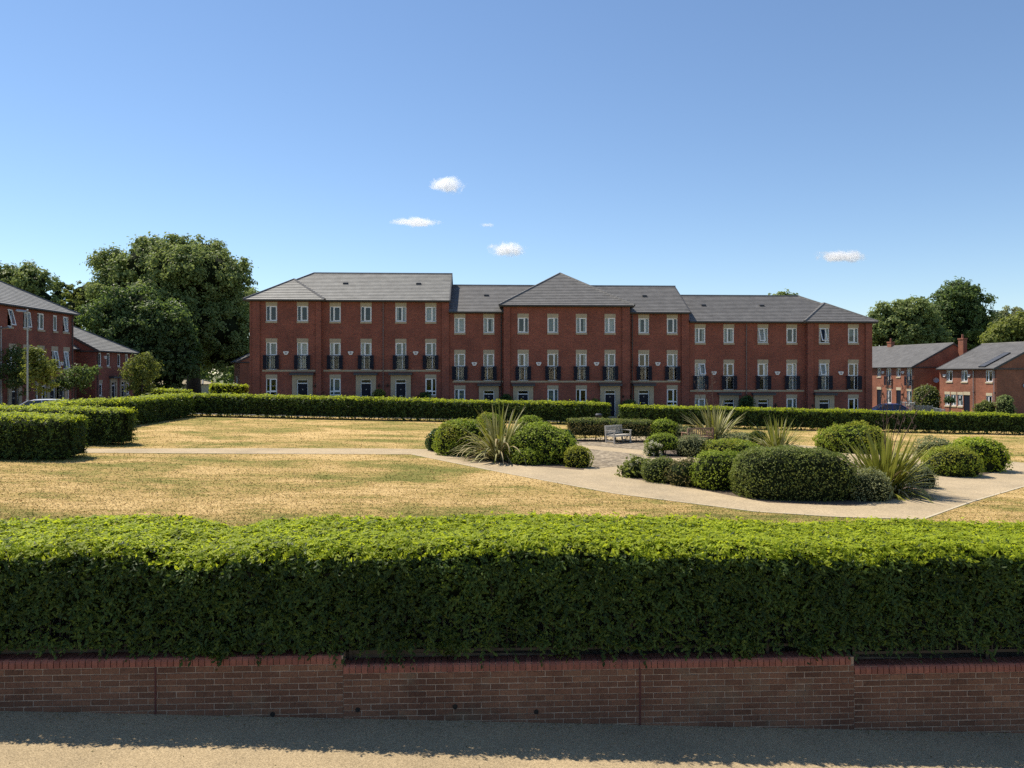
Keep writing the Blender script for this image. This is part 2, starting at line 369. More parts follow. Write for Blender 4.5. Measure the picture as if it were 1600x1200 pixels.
def main_roof(fr, parent, u0, u1, v0, v1, ze, rise, lrun, rrun, tile='tile', walls=None):
    """ridge along u; lrun / rrun = horizontal run of a hipped end, 0 for a gable"""
    vm = (v0 + v1) / 2; A, B = u0 + lrun, u1 - rrun; zr = ze + rise; P = fr.P
    mb = MB()
    tiled(mb, [P(u0, v0, ze), P(u1, v0, ze), P(B, vm, zr), P(A, vm, zr)])
    tiled(mb, [P(u1, v1, ze), P(u0, v1, ze), P(A, vm, zr), P(B, vm, zr)])
    if lrun: tiled(mb, [P(u0, v1, ze), P(u0, v0, ze), P(A, vm, zr)])
    if rrun: tiled(mb, [P(u1, v0, ze), P(u1, v1, ze), P(B, vm, zr)])
    roof = mb.build('roof', tile, parent)
    cp = MB(); capline(cp, P(A, vm, zr + .02), P(B, vm, zr + .02))
    for run, e, r_ in ((lrun, u0, A), (rrun, u1, B)):
        if run:
            capline(cp, P(e, v0, ze + .03), P(r_, vm, zr + .02)); capline(cp, P(e, v1, ze + .03), P(r_, vm, zr + .02))
    cp.build('ridge_tiles', 'tile_ridge', roof)
    return roof

def glazed(fr, parent, u, z0, z1, wd, v, narrow='L', kind=None, trans=None, open_=None, name='window', lint=.30, sill=True, stone='stone', dark=None, frame_mat='upvc'):
    """framed window set in its reveal: a wide and a narrow light, stone lintel and sill"""
    h = wd / 2; fw = .06; vf = v + .05; a, b = u - h, u + h
    mu = a + wd * .36 if narrow == 'L' else b - wd * .36
    if narrow is None: mu = None
    mb = MB(); B = lambda x0, x1, zz0, zz1, d0=0, d1=.06: fr.box(mb, x0, x1, vf + d0, vf + d1, zz0, zz1)
    B(a, a + fw, z0, z1); B(b - fw, b, z0, z1); B(a + fw, b - fw, z0, z0 + fw); B(a + fw, b - fw, z1 - fw, z1)
    lights = []
    if mu is not None:
        B(mu - .035, mu + .035, z0 + fw, z1 - fw, -.004, .058)
        spans = [(a + fw, mu - .035), (mu + .035, b - fw)]
    else: spans = [(a + fw, b - fw)]
    rows = [(z0 + fw, z1 - fw)]
    if trans is not None:
        B(a + fw, b - fw, trans - .045, trans + .045, -.008, .056); rows = [(z0 + fw, trans - .045), (trans + .045, z1 - fw)]
    wide = max(spans, key=lambda q: q[1] - q[0])
    for sp in spans:
        for rw in rows:
            opened = open_ and sp == wide and rw == rows[-1]
            if sp == wide and rw == rows[-1] and not opened:   # casement sash frame round the wide light
                s2 = .045
                B(sp[0], sp[0] + s2, rw[0], rw[1], -.012, .05); B(sp[1] - s2, sp[1], rw[0], rw[1], -.012, .05)
                B(sp[0] + s2, sp[1] - s2, rw[0], rw[0] + s2, -.012, .05); B(sp[0] + s2, sp[1] - s2, rw[1] - s2, rw[1], -.012, .05)
            lights.append((sp, rw, opened))
    win = mb.build(name, frame_mat, parent)
    for sp, rw, opened in lights:
        if not opened:
            g = MB(); g.face([fr.P(sp[0], vf + .03, rw[0]), fr.P(sp[1], vf + .03, rw[0]), fr.P(sp[1], vf + .03, rw[1]), fr.P(sp[0], vf + .03, rw[1])])
            g.build('pane', 'glass', win)
        else:        # top-hung sash pushed open
            an = R(open_); c, s = math.cos(an), math.sin(an)
            Q = lambda uu, dz, off: fr.P(uu, vf - .02 - dz * s - off * c, rw[1] - dz * c + off * s)
            hh = rw[1] - rw[0]; sb = MB(); s2 = .06
            for (q0, q1, d0, d1) in ((sp[0], sp[0] + s2, 0, hh), (sp[1] - s2, sp[1], 0, hh), (sp[0] + s2, sp[1] - s2, 0, s2), (sp[0] + s2, sp[1] - s2, hh - s2, hh)):
                sb.hexa([Q(q0, d1, 0), Q(q1, d1, 0), Q(q1, d0, 0), Q(q0, d0, 0), Q(q0, d1, .05), Q(q1, d1, .05), Q(q1, d0, .05), Q(q0, d0, .05)])
            sb.build('open_sash', 'upvc', win)
            g = MB(); g.face([Q(sp[0], hh, .025), Q(sp[1], hh, .025), Q(sp[1], 0, .025), Q(sp[0], 0, .025)]); g.build('pane', 'glass', win)
    if kind:
        cm = MB(); zc0 = z0 if kind != 'half' else z0 + (z1 - z0) * .45
        n = 14; pts = []
        for i in range(n + 1):
            uu = a + (b - a) * i / n; pts.append((uu, v + .22 + (.02 if i % 2 else 0) * (kind == 'curtain')))
        for i in range(n):
            if kind == 'pair' and .3 < (i + .5) / n < .7: continue
            cm.face([fr.P(pts[i][0], pts[i][1], zc0), fr.P(pts[i + 1][0], pts[i + 1][1], zc0), fr.P(pts[i + 1][0], pts[i + 1][1], z1), fr.P(pts[i][0], pts[i][1], z1)])
        cm.build('curtain' if kind in ('curtain', 'pair') else 'blind', 'curtain' if kind in ('curtain', 'pair') else 'blind', win)
    if lint:
        l = MB(); fr.box(l, a - .015, b + .015, v - .012, v + .105, z1 + .002, z1 + lint); l.build('lintel', stone, win)
    if sill:
        l = MB(); fr.box(l, a - .02, b + .02, v - .06, v + .105, z0 - .15, z0 - .002); l.build('sill', stone, win)
    return win

# shared balcony pieces are built per balcony in world space (small meshes)
def juliet(fr, parent, u, z0, z1, wd, v):
    h = wd / 2; vo = v - .20
    mb = MB()
    lo = MB(); fr.box(mb, u - h, u + h, vo, vo + .04, z1 - .05, z1); fr.box(lo, u - h, u + h, vo, vo + .03, z0, z0 + .04)
    mr = MB(); fr.box(mr, u - h + .28, u + h - .28, vo + .004, vo + .026, z1 - .24, z1 - .21)
    for s in (-1, 1):
        a, b = sorted((u + s * h, u + s * (h - .04))); fr.box(mb, a, b, vo + .04, v - .001, z1 - .05, z1); fr.box(lo, a, b, vo + .03, v - .001, z0, z0 + .04)
    bal = mb.build('juliet_balcony', 'navy', parent); lo.build('bottom_rail', 'navy', bal); mr.build('middle_rail', 'navy', bal)
    for s in (-1, 1):
        pn = MB(); c = u + s * (h - .145)
        fr.box(pn, c - .14, c + .14, vo + .012, vo + .026, z0 + .04, z1 - .05)
        fr.box(pn, c - .14, c - .11, vo - .004, vo + .0118, z0 + .04, z1 - .05); fr.box(pn, c + .11, c + .14, vo - .004, vo + .0118, z0 + .04, z1 - .05)
        nn = 4; hh = (z1 - z0 - .09) / nn
        for i in range(nn):                               # cast rosettes
            zc = z0 + .04 + hh * (i + .5)
            q = lambda r, t, d: fr.P(c + r * math.cos(t), vo + .0119 - d, zc + r * math.sin(t))
            ro = [q(.085, 2 * math.pi * k / 8, 0) for k in range(8)]; ri = [q(.045, 2 * math.pi * k / 8, .022) for k in range(8)]
            for k in range(8): pn.face([ro[k], ro[(k + 1) % 8], ri[(k + 1) % 8], ri[k]])
            pn.face(ri)
        pn.build('side_panel', 'navy', bal)
    n = 6
    for i in range(n):
        uu = u - h + .31 + (wd - .62) * i / (n - 1); b = MB(); fr.box(b, uu - .009, uu + .009, vo + .006, vo + .024, z0 + .04, z1 - .05); b.build('baluster', 'navy', bal)
    return bal

def frontdoor(fr, parent, u, ztop, zbase, v, stone='stone', wd=.86, sur=.36, canopy=True):
    """returns opening; builds stone surround, canopy, frame, door leaf and fanlight"""
    h = wd / 2; dtop = ztop - .33
    s = MB(); fr.box(s, u - h - sur, u - h, v - .10, v + .05, zbase, ztop); fr.box(s, u + h, u + h + sur, v - .10, v + .05, zbase, ztop); fr.box(s, u - h, u + h, v - .10, v + .05, dtop, ztop)
    sr = s.build('door_surround', stone, parent)
    if canopy:
        c = MB(); fr.box(c, u - h - sur - .12, u + h + sur + .12, v - .42, v + .04, ztop + .003, ztop + .16); fr.box(c, u - h - sur - .17, u + h + sur + .17, v - .47, v - .02, ztop + .163, ztop + .195); c.build('canopy', 'lead', parent)
    f = MB(); fr.box(f, u - h, u - h + .06, v + .02, v + .10, zbase, dtop); fr.box(f, u + h - .06, u + h, v + .02, v + .10, zbase, dtop)
    fr.box(f, u - h + .06, u + h - .06, v + .02, v + .10, dtop - .06, dtop); fr.box(f, u - h + .06, u + h - .06, v + .02, v + .10, dtop - .34, dtop - .27)
    df = f.build('door_frame', 'upvc', parent)
    d = MB(); a, b = u - h + .06, u + h - .06; fr.box(d, a, b, v + .06, v + .095, zbase + .05, dtop - .34)
    zz0, zz1 = zbase + .2, dtop - .5; mid = (zz0 + zz1) / 2 + .15
    for (p0, p1, q0, q1) in ((a + .09, u - .04, zz0, mid - .06), (u + .04, b - .09, zz0, mid - .06), (a + .09, u - .04, mid + .06, zz1), (u + .04, b - .09, mid + .06, zz1)):
        fr.box(d, p0, p1, v + .048, v + .0605, q0, q1)
    dr = d.build('door', 'navy', parent)
    k = MB(); fr.box(k, u - .12, u + .12, v + .03, v + .059, mid - .03, mid + .02); k.build('letterbox', 'galv', dr); k = MB(); fr.box(k, u - .03, u + .03, v + .03, v + .059, mid + .45, mid + .55); k.build('knocker', 'galv', dr)
    g = MB(); g.face([fr.P(a, v + .06, dtop - .27), fr.P(b, v + .06, dtop - .27), fr.P(b, v + .06, dtop - .06), fr.P(a, v + .06, dtop - .06)]); g.build('fanlight', 'glass', df)
    st = MB(); fr.box(st, u - h - .1, u + h + .1, v - .35, v + .02, zbase - .35, zbase); st.build('doorstep', 'stone', parent)
    return (u - h, u + h, zbase, dtop)

def alarm(fr, parent, u, z, v, sc=1.0):
    pr = [(-.19, .13), (.19, .13), (.21, .05), (.10, -.14), (-.10, -.14), (-.21, .05)]
    mb = MB(); n = len(pr); f0 = [fr.P(u + a * sc, v - .09, z + b * sc) for a, b in pr]; b0 = [fr.P(u + a * sc * 1.05, v, z + b * sc * 1.05) for a, b in pr]
    mb.face(f0[::-1]); mb.face(b0)
    for i in range(n): mb.face([f0[i], f0[(i + 1) % n], b0[(i + 1) % n], b0[i]])
    o = mb.build('alarm_box', 'white_dot', parent)
    p = MB(); fr.box(p, u - .07 * sc, u + .07 * sc, v - .094, v - .0905, z - .05 * sc, z + .06 * sc); p.build('alarm_badge', 'red_print', o)
def walllight(fr, parent, u, z, v):
    mb = MB(); fr.box(mb, u - .04, u + .04, v - .02, v, z - .05, z + .18); fr.box(mb, u - .02, u + .02, v - .14, v - .02, z + .14, z + .17)
    mb.hexa([fr.P(u - .04, v - .17, z - .12), fr.P(u + .04, v - .17, z - .12), fr.P(u + .04, v - .09, z - .12), fr.P(u - .04, v - .09, z - .12), fr.P(u - .07, v - .20, z + .08), fr.P(u + .07, v - .20, z + .08), fr.P(u + .07, v - .06, z + .08), fr.P(u - .07, v - .06, z + .08)])
    mb.build('wall_lantern', 'blackm', parent)
def downpipe(fr, parent, u, z0, z1, v, m='pipe', off=.10):
    mb = MB(); mb.tube([fr.P(u, v - .26, z1 + .1), fr.P(u, v - .24, z1), fr.P(u, v - off, z1 - .22), fr.P(u, v - off, z0)], .042, 8)
    zz = z1 - .6
    while zz > z0: fr.box(mb, u - .06, u + .06, v - off - .045, v + .0, zz, zz + .04); zz -= 1.8
    mb.build('downpipe', m, parent)

# ------------------------------------------------------------------ ground, road, lawn, paths
def sheet(name, poly, z, m, kind='structure', side=.0):
    mb = MB(); mb.face([(x, y, G(x) + z) for x, y in poly]); o = mb.build(name, m); tag(o, kind=kind); return o
XS = [-900, -45, 45, 900]
mb = MB()
for i in range(3):
    a, b = XS[i], XS[i + 1]
    mb.face([(a, 11.0, G(a) - .05), (b, 11.0, G(b) - .05), (b, 1500, G(b) - .05), (a, 1500, G(a) - .05)])
tag(mb.build('ground', 'ground'), kind='structure')
def RZ(x): return 0.015 - .042 * max(-60.0, min(60.0, x)) if abs(x) < 9 else 0.015 - .042 * math.copysign(9, x) - .024 * (max(-60, min(60, x)) - math.copysign(9, x))
mb = MB(); xs = [-400, -60, -9, 9, 60, 400]
for i in range(5):
    a, b = xs[i], xs[i + 1]
    mb.face([(a, -4, RZ(a)), (b, -4, RZ(b)), (b, 9.5, RZ(b)), (a, 9.5, RZ(a))])
tag(mb.build('road', 'road'), kind='structure')
mb = MB()
for i in range(5):
    a, b = xs[i], xs[i + 1]
    mb.face([(a, -500, RZ(a)), (b, -500, RZ(b)), (b, -4, RZ(b)), (a, -4, RZ(a))])
tag(mb.build('unseen_dark_ground', 'ground'), kind='structure')  # unseen ground added behind the camera, dark to tone down window reflections
mb = MB(); mb.face([(x, y, G(x)) for x, y in ((-44, 11.1), (44, 11.1), (44, 54.6), (-44, 54.6))])
tag(mb.build('lawn', 'lawn'), kind='structure')
DIAM = [(-2.8, 31.1), (.9, 25.7), (3.9, 21.7), (7.1, 19.1), (9.0, 18.55), (11.1, 18.4), (14.3, 21.3), (18.5, 24.8), (22.5, 28.6), (24.0, 32.5), (17.7, 38.2), (11.6, 43.6), (9.4, 43.6), (3.8, 39.0), (-2.3, 33.3)]
sheet('garden_path', DIAM, .012, 'path')
LA = [(-44, 27.9), (-15, 29.4), (-8.8, 30.2), (-2.79, 31.08), (-2.29, 33.28), (-4.2, 33.2), (-9.4, 32.3), (-15.2, 31.0), (-44, 30.2)]
sheet('west_path', LA, .008, 'path')
sheet('east_path', [(22.5, 28.6), (44, 28.9), (44, 32.8), (24.0, 32.5)], .008, 'path')
sheet('north_path', [(9.4, 43.6), (11.6, 43.6), (10.6, 54.5), (9.3, 54.5)], .008, 'path')
sheet('cobbled_area', [gp(*p) for p in ((902, 700), (1004, 711), (1016, 722), (972, 728), (936, 732), (912, 722))], .018, 'cobble')
sheet('cobbled_strip', [gp(*p) for p in ((896, 693), (950, 688), (1030, 693), (1012, 704), (905, 695))], .018, 'cobble')
def edging(name, pts, wd=.07):
    mb = MB()
    for i in range(len(pts) - 1):
        a, b = Vector((*pts[i], 0)), Vector((*pts[i + 1], 0)); d = (b - a).normalized(); n = Vector((-d.y, d.x, 0)) * wd
        q = [a, b, b + n, a + n]
        mb.hexa([(p.x, p.y, G(p.x) - .02) for p in q] + [(p.x, p.y, G(p.x) + .017) for p in q])
    tag(mb.build(name, 'edging'), kind='structure')
edging('path_edging', DIAM[:9]); edging('path_edging', DIAM[9:12]); edging('path_edging', DIAM[12:])
edging('path_edging', [(-44, 27.9), (-15, 29.4), (-8.8, 30.2), (-2.8, 31.08)]); 
# planting beds (bare soil under the shrubs)
def bed(px):
    sheet('planting_bed', [gp(*p) for p in px], .016, 'soil')
bed([(672, 706), (735, 717), (800, 726), (912, 735), (915, 727), (880, 705), (830, 694), (760, 690), (690, 696)])
bed([(985, 748), (1080, 763), (1200, 786), (1330, 791), (1400, 780), (1455, 766), (1440, 748), (1340, 725), (1290, 716), (1180, 712), (1095, 716), (1075, 735), (1010, 735)])
bed([(1010, 716), (1060, 716), (1180, 702), (1170, 690), (1100, 690), (1040, 700)])
bed([(1440, 741), (1535, 743), (1568, 735), (1545, 722), (1450, 716)])
bed([(1283, 708), (1375, 708), (1380, 700), (1290, 700)])
bed([(893, 692), (1055, 694), (1052, 688), (895, 687)])
mb = MB(); mb.hexa([(-14, 9.535, G(-14) - .5), (14, 9.535, G(14) - .5), (14, 11.2, G(14) - .5), (-14, 11.2, G(-14) - .5), (-14, 9.535, G(-14) - .10), (14, 9.535, G(14) - .16), (14, 11.2, G(14) + .02), (-14, 11.2, G(-14) + .02)])
tag(mb.build('hedge_bed', 'soil'), kind='structure')
# street and pavement beyond the square
def strip(name, x0, x1, y0, y1, z, m):
    mb = MB(); mb.hexa([(x0, y0, G(x0) - .3), (x1, y0, G(x1) - .3), (x1, y1, G(x1) - .3), (x0, y1, G(x0) - .3), (x0, y0, G(x0) + z), (x1, y0, G(x1) + z), (x1, y1, G(x1) + z), (x0, y1, G(x0) + z)])
    tag(mb.build(name, m), kind='structure')
strip('street', -22.5, 44, 54.6, 57.8, -.02, 'asphalt')
strip('pavement', -17, 20, 57.8, 59.9, .09, 'path')
strip('side_street', -30.5, -22.5, 10, 95, -.022, 'asphalt')
strip('pavement', -33.2, -30.5, 20, 95, .09, 'path')
strip('east_street', 20.5, 44, 57.8, 130, -.024, 'asphalt')

# ------------------------------------------------------------------ the long terrace: three stepped blocks
FT = Frame(0, 0, 0)
YF = 60.0
def T_X(px): return wx(px, YF)
def terrace_block(T, px0, px1, cols, label, base):
    """T: top of the upper lintels. cols: (px, narrow side, ground 'D'/'W', options)"""
    root = thing('terraced_house_block', (T_X((px0 + px1) / 2), YF, base), label, 'houses', 'brick blocks of the long terrace')
    return root
def col_parts(root, u, v, T, nar, gnd, ops, base, o_top=None, o_mid=None, kinds=(None, None, None), light=None):
    wd = .86
    ops.append((u - wd / 2, u + wd / 2, T - 1.50, T - .30)); glazed(FT, root, u, T - 1.50, T - .30, wd, v, nar, kinds[0], open_=o_top)
    zf0, zf1 = T - 5.30, T - 3.15
    ops.append((u - wd / 2, u + wd / 2, zf0, zf1)); glazed(FT, root, u, zf0, zf1, wd, v, nar, kinds[1], trans=T - 4.18, open_=o_mid, sill=False, name='french_window')
    juliet(FT, root, u, T - 5.24, T - 4.16, 1.24, v)
    if gnd == 'W':
        ops.append((u - wd / 2, u + wd / 2, T - 7.30, T - 5.97)); glazed(FT, root, u, T - 7.30, T - 5.97, wd, v, nar, kinds[2], trans=T - 7.0)
    else:
        ops.append(frontdoor(FT, root, u, T - 5.72, base, v))
        for s in ((-1, 1) if light == 0 else (light,)):
            if s: walllight(FT, root, u + s * 1.02, T - 6.55, v)
KINDS = ['curtain', 'blind', None, 'half', 'pair', None, None]
def rk(): return (random.choice(KINDS), random.choice(KINDS), random.choice(['blind', None, 'curtain', None]))
def block_shell(root, u0, u1, v0, depth, base, ze, ops, name='wall'):
    mb = MB(); facade(mb, FT, u0, u1, base - .6, ze, v0, ops)
    b = v0 + depth; z0 = base - .6
    for q in ([(u0, v0, z0), (u0, v0, ze), (u0, b, ze), (u0, b, z0)], [(u1, v0, z0), (u1, b, z0), (u1, b, ze), (u1, v0, ze)], [(u0, b, z0), (u0, b, ze), (u1, b, ze), (u1, b, z0)]): mb.face(q)
    return mb.build(name, 'brick', root)
def pilaster(root, u0, u1, v, z0, z1, name='pilaster'):
    mb = MB(); mb.box(u0, u1, v - .14, v + .02, z0, z1); mb.build(name, 'brick', root)
def stringcourse(root, u0, u1, v, T):
    mb = MB(); mb.box(u0, u1, v - .05, v + .03, T - 5.44, T - 5.305); mb.build('string_course', 'stone', root)
def eaves_board(root, u0, u1, v0, v1, ze, th=.13):
    mb = MB(); mb.box(u0 + .03, u1 - .03, v0 + .05, v1 - .05, ze - th, ze - .004); o = mb.build('eaves_soffit', 'fascia', root)
    g = MB(); g.tube([(u0, v0 + .0, ze - .05), (u1, v0 + .0, ze - .05)], .06, 8); g.build('gutter', 'fascia', root)
OV = .35
def gable(root, u, v0, v1, ze, rise, s):
    vm = (v0 + v1) / 2; k = rise / (vm - v0); mb = MB()
    mb.face([(u, v0 + OV, ze - .14), (u, v1 - OV, ze - .14), (u, v1 - OV, ze + OV * k - .03), (u, vm, ze + rise - .03), (u, v0 + OV, ze + OV * k - .03)]); mb.build('gable_wall', 'brick', root)
    b = MB(); 
    for vv in (v0, v1):
        P, Q = Vector((u, vv, ze)), Vector((u, vm, ze + rise)); o = Vector((s * .02, 0, 0)); d = Vector((s * .09, 0, 0)); up = Vector((0, 0, .035)); dn = Vector((0, 0, -.16))
        b.hexa([P + o + dn, P + o + d + dn, Q + o + d + dn, Q + o + dn, P + o + up, P + o + d + up, Q + o + d + up, Q + o + up])
    b.build('verge', 'fascia', root)
def pav_roof(root, u0, u1, vf, vb, ze, pitch, tile='tile'):
    um = (u0 + u1) / 2; run = (u1 - u0) / 2; rise = run * math.tan(R(pitch)); zr = ze + rise; mb = MB(); ap = (um, vf + run, zr)
    tiled(mb, [(u0, vf, ze), (u1, vf, ze), ap]); tiled(mb, [(u0, vb, ze), (u0, vf, ze), ap, (um, vb, zr)]); tiled(mb, [(u1, vf, ze), (u1, vb, ze), (um, vb, zr), ap])
    r = mb.build('pavilion_roof', tile, root); cp = MB(); capline(cp, (u0, vf, ze + .03), ap); capline(cp, (u1, vf, ze + .03), ap); capline(cp, ap, (um, vb, zr)); cp.build('ridge_tiles', 'tile_ridge', r)

def zl(p): return CAMZ + p
# --- tall left block
T = zl(5.56); base = G(-10) + .08; ops = []; opsP = []
blk = terrace_block(T, 388, 703, None, 'tallest brick terrace block, hipped at the end nearest the large trees', base)
vp = -.0
VP1 = YF - .30
colsL = [(424.3, 'L', 'W', VP1), (472.8, 'L', 'D', VP1), (523.8, 'L', 'W', YF), (572, 'L', 'D', YF), (626.3, 'R', 'D', YF), (673, 'R', 'W', YF)]
for px, nar, g, v in colsL:
    col_parts(blk, wx(px, v), v, T, nar, g, opsP if v < YF else ops, base, kinds=rk(), light={472.8: 1, 572: 1, 626.3: -1}.get(px, 1))
uL, uP, uR = wx(390, VP1), wx(502, VP1), T_X(701.5); ze = T + .16
block_shell(blk, uP, uR, YF, 9.2, base, ze, ops)
block_shell(blk, uL, uP, VP1, 9.2 + .3, base, ze - .004, opsP, 'pavilion_wall')
pilaster(blk, wx(395, VP1), wx(406.5, VP1), VP1, base - .6, ze - .14); pilaster(blk, wx(494, VP1), uP + .002, VP1, base - .6, ze - .14); pilaster(blk, T_X(690.5), uR + .002, YF, base - .6, ze - .14)
stringcourse(blk, wx(410, VP1), wx(493, VP1), VP1, T); stringcourse(blk, T_X(505.5), T_X(688), YF, T)
e0, e1 = uL - OV, uR + .12
main_roof(FT, blk, e0, e1, YF - OV, YF + 9.2 + OV, ze, 2.72, 4.25, 0, 'tile_warm'); gable(blk, uR, YF - OV, YF + 9.2 + OV, ze, 2.72, 1)
pav_roof(blk, e0 - .03, uP + OV, VP1 - OV, YF + 4, ze + .002, 32, 'tile_warm')
eaves_board(blk, e0, uR, YF - OV, YF + 9.2 + OV, ze); eaves_board(blk, e0 - .03, uP + OV, VP1 - OV, YF, ze - .006, .12)
for a in (448.5, 548, 649.6): alarm(FT, blk, T_X(a), zl(wz(a, 551.7, YF) - CAMZ), VP1 if a < 500 else YF)
downpipe(FT, blk, T_X(599), base, ze - .05, YF)
# --- middle block with broad pyramid pavilion
T = zl(4.70); base = G(4) + .08; ops = []; opsP = []
blk = terrace_block(T, 703, 1075, None, 'middle brick terrace block with a broad pyramid roof over its centre', base)
VP2 = YF - .45
colsM = [(718.5, 'L', 'W', YF), (763.8, 'L', 'D', YF), (817.4, 'R', 'D', VP2), (863.8, 'R', 'W', VP2), (908.4, 'L', 'W', VP2), (953.2, 'L', 'D', VP2), (1005.9, 'R', 'D', YF), (1050.3, 'R', 'W', YF)]
for px, nar, g, v in colsM:
    col_parts(blk, wx(px, v), v, T, nar, g, opsP if v < YF else ops, base, kinds=rk(), light={953.2: 1, 1005.9: -1}.get(px))
uL, uR = T_X(701.5) + .003, T_X(1076); ze = T + .15; p0, p1 = wx(787, VP2), wx(983.5, VP2)
block_shell(blk, uL, uR, YF, 9.2, base, ze, ops + [(p0 + .05, p1 - .05, base - .55, ze - .05)])
block_shell(blk, p0, p1, VP2, 9.0, base, ze + .5, opsP, 'pavilion_wall')
for a, b, v, zt in ((p0 - .002, wx(797, VP2), VP2, ze + .36), (wx(972, VP2), p1 + .002, VP2, ze + .36), (T_X(1064.5), uR + .002, YF, ze - .14)): pilaster(blk, a, b, v, base - .6, zt)
stringcourse(blk, uL + .3, T_X(786), YF, T); stringcourse(blk, wx(798, VP2), wx(971, VP2), VP2, T); stringcourse(blk, T_X(985), T_X(1063), YF, T)
main_roof(FT, blk, uL, uR + .12, YF - OV, YF + 9.2 + OV, ze, 2.62, 0, 0); gable(blk, uR, YF - OV, YF + 9.2 + OV, ze, 2.62, 1)
pav_roof(blk, p0 - OV, p1 + OV, VP2 - OV, YF + 9.0, ze + .5, 31)
eaves_board(blk, uL, p0, YF - OV, YF + 9.2 + OV, ze); eaves_board(blk, p1, uR, YF - OV, YF + 9.2 + OV, ze); eaves_board(blk, p0 - OV, p1 + OV, VP2 - OV, YF + 9, ze + .5)
for a in (741.2, 841, 930.6, 1027.6): alarm(FT, blk, T_X(a), wz(a, 568.6, YF), VP2 if 790 < a < 980 else YF)
downpipe(FT, blk, T_X(785.5) - .12, base, ze - .05, YF, 'fascia'); downpipe(FT, blk, T_X(985.5) + .1, base, ze - .05, YF, 'fascia')
# --- low right block
T = zl(3.94); base = G(18) + .08; ops = []; opsP = []
blk = terrace_block(T, 1076, 1362, None, 'lowest brick terrace block with several top-hung windows pushed open', base)
VP3 = YF - .30
colsR = [(1094, 'L', 'W', YF, None, 24), (1138.8, 'L', 'D', YF, None, None), (1192, 'R', 'D', YF, 20, None), (1237, 'R', 'W', YF, None, None), (1287.8, 'R', 'D', VP3, 24, 18), (1333.2, 'R', 'W', VP3, None, None)]
for px, nar, g, v, ot, om in colsR:
    col_parts(blk, wx(px, v), v, T, nar, g, opsP if v < YF else ops, base, ot, om, rk(), {1138.8: 1, 1192: 1, 1287.8: -1}.get(px))
uL, uR, uP = T_X(1076) + .003, wx(1361.5, VP3), wx(1261, VP3); ze = T + .20
block_shell(blk, uL, uP, YF, 9.2, base, ze, ops); block_shell(blk, uP, uR, VP3, 9.5, base, ze - .004, opsP, 'pavilion_wall')
pilaster(blk, uP - .002, wx(1270, VP3), VP3, base - .6, ze - .14); pilaster(blk, wx(1351.5, VP3), uR + .002, VP3, base - .6, ze - .14)
stringcourse(blk, T_X(1078), T_X(1256), YF, T); stringcourse(blk, wx(1271.5, VP3), wx(1347, VP3), VP3, T)
e1 = uR + OV
main_roof(FT, blk, uL, e1, YF - OV, YF + 9.2 + OV, ze, 2.55, 0, 4.3)
pav_roof(blk, uP - OV, e1 + .03, VP3 - OV, YF + 4, ze + .002, 30)
eaves_board(blk, uL, e1, YF - OV, YF + 9.2 + OV, ze); eaves_board(blk, uP - OV, e1 + .03, VP3 - OV, YF, ze - .006, .12)
for a in (1115.4, 1214.4, 1310.8): alarm(FT, blk, T_X(a), wz(a, 583, YF), VP3 if a > 1262 else YF)
downpipe(FT, blk, T_X(1165.6), base, ze - .05, YF)

# ------------------------------------------------------------------ other houses
def box_house(name, label, fr, L, D, base, ze, ops, wallm, roofkw, tile='tile', group=None, grp_cat='house'):
    root = thing(name, fr.P(L / 2, 0, base), label, grp_cat, group)
    mb = MB(); facade(mb, fr, 0, L, base - .8, ze, 0, ops); P = fr.P; z0 = base - .8
    mb.face([P(0, 0, z0), P(0, 0, ze), P(0, D, ze), P(0, D, z0)]); mb.face([P(L, 0, z0), P(L, D, z0), P(L, D, ze), P(L, 0, ze)]); mb.face([P(0, D, z0), P(0, D, ze), P(L, D, ze), P(L, D, z0)])
    rise, lrun, rrun = roofkw; ov = .35; vm = D / 2; k = rise / (vm + ov)
    for u, run in ((0, lrun), (L, rrun)):
        if not run: mb.face([P(u, 0, ze), P(u, D, ze), P(u, D, ze + ov * k - .04), P(u, vm, ze + rise - .04), P(u, 0, ze + ov * k - .04)])
    mb.build('wall', wallm, root)
    main_roof(fr, root, -(ov if lrun else .12), L + (ov if rrun else .12), -ov, D + ov, ze, rise, lrun, rrun, tile)
    e = MB(); fr.box(e, -.1, L + .1, -ov + .05, D + ov - .05, ze - .12, ze - .004); e.build('eaves_soffit', 'fascia', root)
    g = MB(); g.tube([P(-.1, -ov, ze - .05), P(L + .1, -ov, ze - .05)], .06, 8); g.build('gutter', 'fascia', root)
    for u, run in ((0, lrun), (L, rrun)):
        if not run:
            b = MB(); s = 1 if u else -1
            for vv in (-ov, D + ov):
                a0, a1 = sorted((u + s * .02, u + s * .11))
                b.hexa([P(a0, vv, ze - .16), P(a1, vv, ze - .16), P(a1, vm, ze + rise - .16), P(a0, vm, ze + rise - .16), P(a0, vv, ze + .04), P(a1, vv, ze + .04), P(a1, vm, ze + rise + .04), P(a0, vm, ze + rise + .04)])
            b.build('verge', 'fascia', root)
    return root
def chimney(fr, root, u, v, z0, z1, wu=.75, wv=.5, pot=True, wallm='brick_warm'):
    mb = MB(); fr.box(mb, u - wu / 2, u + wu / 2, v - wv / 2, v + wv / 2, z0, z1 - .16); fr.box(mb, u - wu / 2 - .05, u + wu / 2 + .05, v - wv / 2 - .05, v + wv / 2 + .05, z1 - .159, z1)
    c = mb.build('chimney', wallm, root)
    if pot:
        p = MB(); p.tube([fr.P(u, v, z1), fr.P(u, v, z1 + .45)], [.13, .10], 10); p.build('chimney_pot', 'brick_warm', c)
